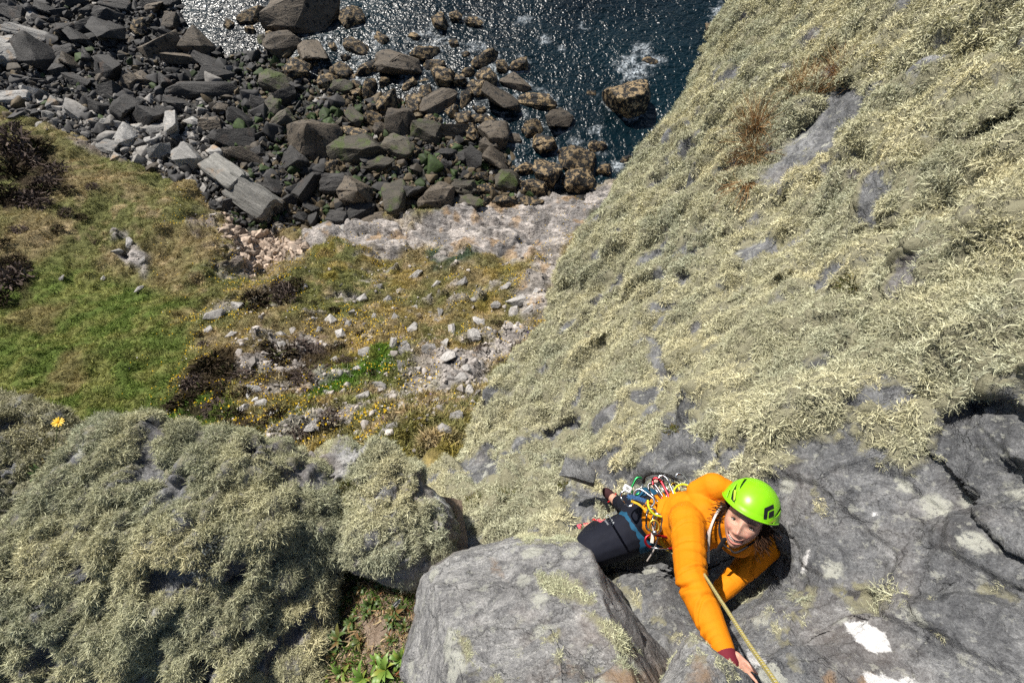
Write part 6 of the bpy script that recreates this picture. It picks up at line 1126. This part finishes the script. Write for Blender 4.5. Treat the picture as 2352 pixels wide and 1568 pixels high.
def carabiner(a, b, label, m=ALU, gate=ALU, nrm=None, wd=.055, r=.0060, group=None):
    """D-shaped body as one closed bar with a gap bridged by a thinner gate on pins"""
    a, b = P(*a), P(*b); c, x, y, n, L = frame_from(a, b, -(a + b) if nrm is None else nrm); L = max(L, .075); h = L / 2; w_ = wd / 2
    prof = [(-h * .55, -w_ * .9), (-h * .86, -w_ * .62), (-h, -w_ * .1), (-h * .92, w_ * .5), (-h * .6, w_ * .95), (0, w_), (h * .62, w_ * .98), (h * .93, w_ * .62), (h, w_ * .05), (h * .88, -w_ * .42), (h * .60, -w_ * .62)]
    root = bpy.data.objects.new('carabiner', None); COL.objects.link(root); root.location = c; root.empty_display_size = .02; tag(root, label, 'carabiner', group)
    loc = lambda p, z=0: x * p[0] + y * p[1] + n * z; p = bez([loc(q) for q in prof], 44); V_, F_ = tube_np(p, r, 10); new_obj('frame', poly_mesh('frame', V_, F_), m, root)
    V_, F_ = tube_np(np.array([loc(prof[0]), loc((0, -w_ * .82)), loc(prof[-1])]), r * .72, 8); new_obj('gate', poly_mesh('gate', V_, F_), gate, root)
    for q in (prof[0], prof[-1]): V_, F_ = tube_np(np.array([loc(q, -r * 1.15), loc(q, r * 1.15)]), r * .55, 8); new_obj('rivet', poly_mesh('rivet', V_, F_), DRK_M, root)
    return root
def strap(nm, pts, wd, m, label, cat, thick=.0018, twist=None, n=24):
    """flat webbing following points"""
    p = bez([P(*q) for q in pts], n); T = np.gradient(p, axis=0); T /= np.linalg.norm(T, axis=1, keepdims=True); view = -p / np.linalg.norm(p, axis=1, keepdims=True); S = np.cross(T, view); S /= np.linalg.norm(S, axis=1, keepdims=True); Nn = np.cross(S, T); V_ = np.stack([p - S * wd / 2 + Nn * thick, p + S * wd / 2 + Nn * thick, p + S * wd / 2 - Nn * thick, p - S * wd / 2 - Nn * thick], 1).reshape(-1, 3); F_ = [tuple(r) for r in grid_faces(n, 4, True)] + [(3, 2, 1, 0), tuple(len(V_) - 4 + k for k in range(4))]
    o = new_obj(nm, poly_mesh(nm, V_, F_, False), m); tag(o, label, cat); return o
def cord(nm, pts, r, m, label, cat, n=30):
    V_, F_ = tube_np(bez([P(*q) for q in pts], n), r, 8); o = new_obj(nm, poly_mesh(nm, V_, F_), m); tag(o, label, cat); return o
G = 2.16
carabiner((1482, 1240, 2.10), (1548, 1252, 2.08), 'dark red carabiner hanging lowest under the hip', RED_M, ALU, wd=.060)
carabiner((1458, 1128, 2.22), (1500, 1160, 2.16), 'silver carabiner lying across the upper thigh', ALU, ALU)
carabiner((1499, 1168, 2.14), (1490, 1216, 2.13), 'silver carabiner hanging upright beside the teal shorts', ALU, DRK_M, wd=.048)
carabiner((1512, 1180, 2.12), (1505, 1222, 2.12), 'second upright silver carabiner close to the orange hem', ALU, ALU, wd=.045)
carabiner((1432, 1128, 2.26), (1446, 1162, 2.24), 'silver carabiner at the outer end of the blue quickdraw', ALU, ALU, wd=.050)
carabiner((1503, 1098, 2.26), (1530, 1150, 2.18), 'red carabiner in the gear bunch on the hip', RED_M, ALU, wd=.045)
carabiner((1518, 1092, 2.27), (1541, 1146, 2.18), 'silver carabiner just right of the red one in the bunch', ALU, ALU, wd=.045)
carabiner((1527, 1090, 2.29), (1548, 1138, 2.19), 'silver carabiner nearest the jacket in the bunch', DRK_M, ALU, wd=.045)
carabiner((1492, 1110, 2.27), (1520, 1155, 2.20), 'grey carabiner just left of the red one in the bunch', DRK_M, ALU, wd=.042)
carabiner((1456, 1134, 2.32), (1474, 1098, 2.34), 'green carabiner behind the gear bunch', GRN_M, ALU, wd=.048)
carabiner((1556, 1088, 2.28), (1576, 1116, 2.20), 'silver carabiner at the top beside the lime cord', ALU, DRK_M, wd=.042)
carabiner((1548, 1112, 2.22), (1556, 1140, 2.18), 'small brown grey carabiner under the lime cord', GOLD, ALU, wd=.036, r=.004)
# coiled leash
ct = bez([P(1478, 1108, 2.28), P(1480, 1094, 2.26), P(1500, 1086, 2.22), P(1530, 1090, 2.2), P(1556, 1102, 2.2)], 400); T = np.gradient(ct, axis=0); T /= np.linalg.norm(T, axis=1, keepdims=True); a_ = np.cross(T, (.2, .3, .9)); a_ /= np.linalg.norm(a_, axis=1, keepdims=True); b2_ = np.cross(T, a_); ang_ = np.linspace(0, 2 * math.pi * 34, 400)[:, None]
V_, F_ = tube_np(ct + (a_ * np.cos(ang_) + b2_ * np.sin(ang_)) * .0065, .0024, 5); o = new_obj('coiled_leash', poly_mesh('coiled_leash', V_, F_), W_BLK); tag(o, 'black coiled leash arching over the gear bunch', 'leash')
strap('quickdraw_sling', [(1440, 1138, 2.22), (1462, 1143, 2.19), (1484, 1150, 2.17)], .018, W_BLUE, 'dark blue webbing of the quickdraw across the hip', 'sling')
strap('quickdraw_sling', [(1496, 1208, 2.11), (1499, 1225, 2.10), (1497, 1246, 2.09)], .014, W_WHT, 'white red edged webbing above the dark red carabiner', 'sling')
strap('webbing_loop', [(1450, 1150, 2.2), (1468, 1158, 2.17), (1485, 1172, 2.15), (1508, 1182, 2.13)], .010, W_YEL, 'orange yellow webbing strip crossing the teal shorts', 'sling')
strap('webbing_loop', [(1524, 1190, 2.12), (1515, 1222, 2.12), (1522, 1250, 2.13), (1536, 1262, 2.15)], .012, W_YEL, 'yellow webbing loop hanging at the jacket hem', 'sling')
strap('webbing_loop', [(1508, 1100, 2.30), (1500, 1112, 2.27), (1512, 1124, 2.24)], .022, W_RED, 'pink red webbing inside the gear bunch', 'sling')
cord('lime_cord', [(1600, 1124, 2.12), (1572, 1112, 2.16), (1556, 1116, 2.17), (1548, 1128, 2.17), (1560, 1138, 2.15)], .0052, W_LIME, 'lime yellow cord looping from the jacket side', 'cord')
cord('lime_cord', [(1488, 1148, 2.14), (1490, 1164, 2.12), (1502, 1180, 2.11), (1520, 1186, 2.11)], .0052, W_LIME, 'short lime yellow cord beside the upright carabiners', 'cord')
cord('gear_cord', [(1522, 1200, 2.12), (1512, 1230, 2.12), (1502, 1262, 2.14), (1486, 1288, 2.2)], .0035, W_WHT, 'thin pale cord hanging down behind the red carabiner', 'cord')
# belay device and numbered nut
bd = bpy.data.objects.new('belay_device', None); COL.objects.link(bd); c = P(1503, 1208, 2.09); bd.location = c; tag(bd, 'round gold and silver belay device at the hip', 'belay device'); th = np.linspace(0, 2 * math.pi, 30); vx = np.cross(c, (0, 1, 0)); vx /= np.linalg.norm(vx); vy = np.cross(c, vx); vy /= np.linalg.norm(vy)
V_, F_ = tube_np(np.array([vx * math.cos(t) * .020 + vy * math.sin(t) * .026 for t in th]), .0058, 8, False); new_obj('ring', poly_mesh('ring', V_, F_), GOLD, bd); V_, F_ = tube_np(np.array([vy * .018, vy * .036]), [.016, .013], 16); new_obj('body', poly_mesh('body', V_, F_), ALU, bd)
nu = bpy.data.objects.new('climbing_nut', None); COL.objects.link(nu); c = P(1441, 1121, 2.22); nu.location = c; tag(nu, 'small white sided climbing nut marked 8 beside the blue quickdraw', 'climbing nut')
zz = -c / np.linalg.norm(c); xx = np.array((.80, -.5, .1)); xx -= zz * (xx @ zz); xx /= np.linalg.norm(xx); yy = np.cross(zz, xx); RN = np.stack([xx, yy, zz], 1); bm = bmesh.new(); bmesh.ops.create_cube(bm, size=1); bmesh.ops.bevel(bm, geom=list(bm.edges), offset=.08, segments=2, affect='EDGES')
me = bpy.data.meshes.new('block'); bm.to_mesh(me); bm.free(); V_ = np.array([v.co[:] for v in me.vertices]) * np.array((.040, .030, .024)) @ RN.T
for v, q in zip(me.vertices, V_): v.co = q
me.update(); new_obj('block', me, plain('white_tape', (.72, .72, .70), .6, .3), nu); tm_ = text_mesh('number', '8', .026, .0003)
for v in tm_.vertices: v.co = Vector((RN @ np.array((v.co.y, -v.co.x, .0125 + v.co.z))).tolist())
tm_.update(); new_obj('number', tm_, M_BLACK, nu); V_, F_ = tube_np(bez([yy * -.012, yy * -.03 + xx * .01, xx * .05 - yy * .03 - zz * .03]), .0018, 6); new_obj('wire', poly_mesh('wire', V_, F_), ALU, nu)
# red and white neck sling
strap('neck_sling', [(1660, 1160, 1.98), (1645, 1180, 1.93), (1632, 1212, 1.915), (1628, 1245, 1.93), (1628, 1292, 1.98)], .0085, W_WHT, 'narrow white red edged sling around the neck down the chest', 'sling')
strap('neck_sling', [(1652, 1166, 1.99), (1640, 1190, 1.945), (1622, 1232, 1.95), (1603, 1268, 1.97)], .0075, W_RED, 'second strand of the neck sling slanting behind the arm', 'sling')

# ------------------------------------------------------------------ a word of place for look-alikes, so that every label points at one thing
ORD = ['first', 'second', 'third', 'fourth', 'fifth', 'sixth', 'seventh', 'eighth', 'ninth', 'tenth', 'eleventh', 'twelfth']
def tell_apart():
    by = {}
    for o in COL.objects:
        if o.parent is None and 'label' in o and 'group' in o: by.setdefault(o['label'], []).append(o)
    for lb, os_ in by.items():
        if len(os_) < 2: continue
        uv = [proj(np.array(o.location))[:2] for o in os_]; us_ = [q[0] for q in uv]; vs_ = [q[1] for q in uv]; across = max(us_) - min(us_) >= max(vs_) - min(vs_)
        k = sorted(range(len(os_)), key=lambda i: us_[i] if across else vs_[i]); n = len(k); a, b, side = ('leftmost', 'rightmost', 'from the left') if across else ('uppermost', 'lowest', 'from the top')
        for j, i in enumerate(k): os_[i]['label'] = lb + ', ' + (a if j == 0 else b if j == n - 1 else ORD[j] + ' ' + side)
tell_apart()
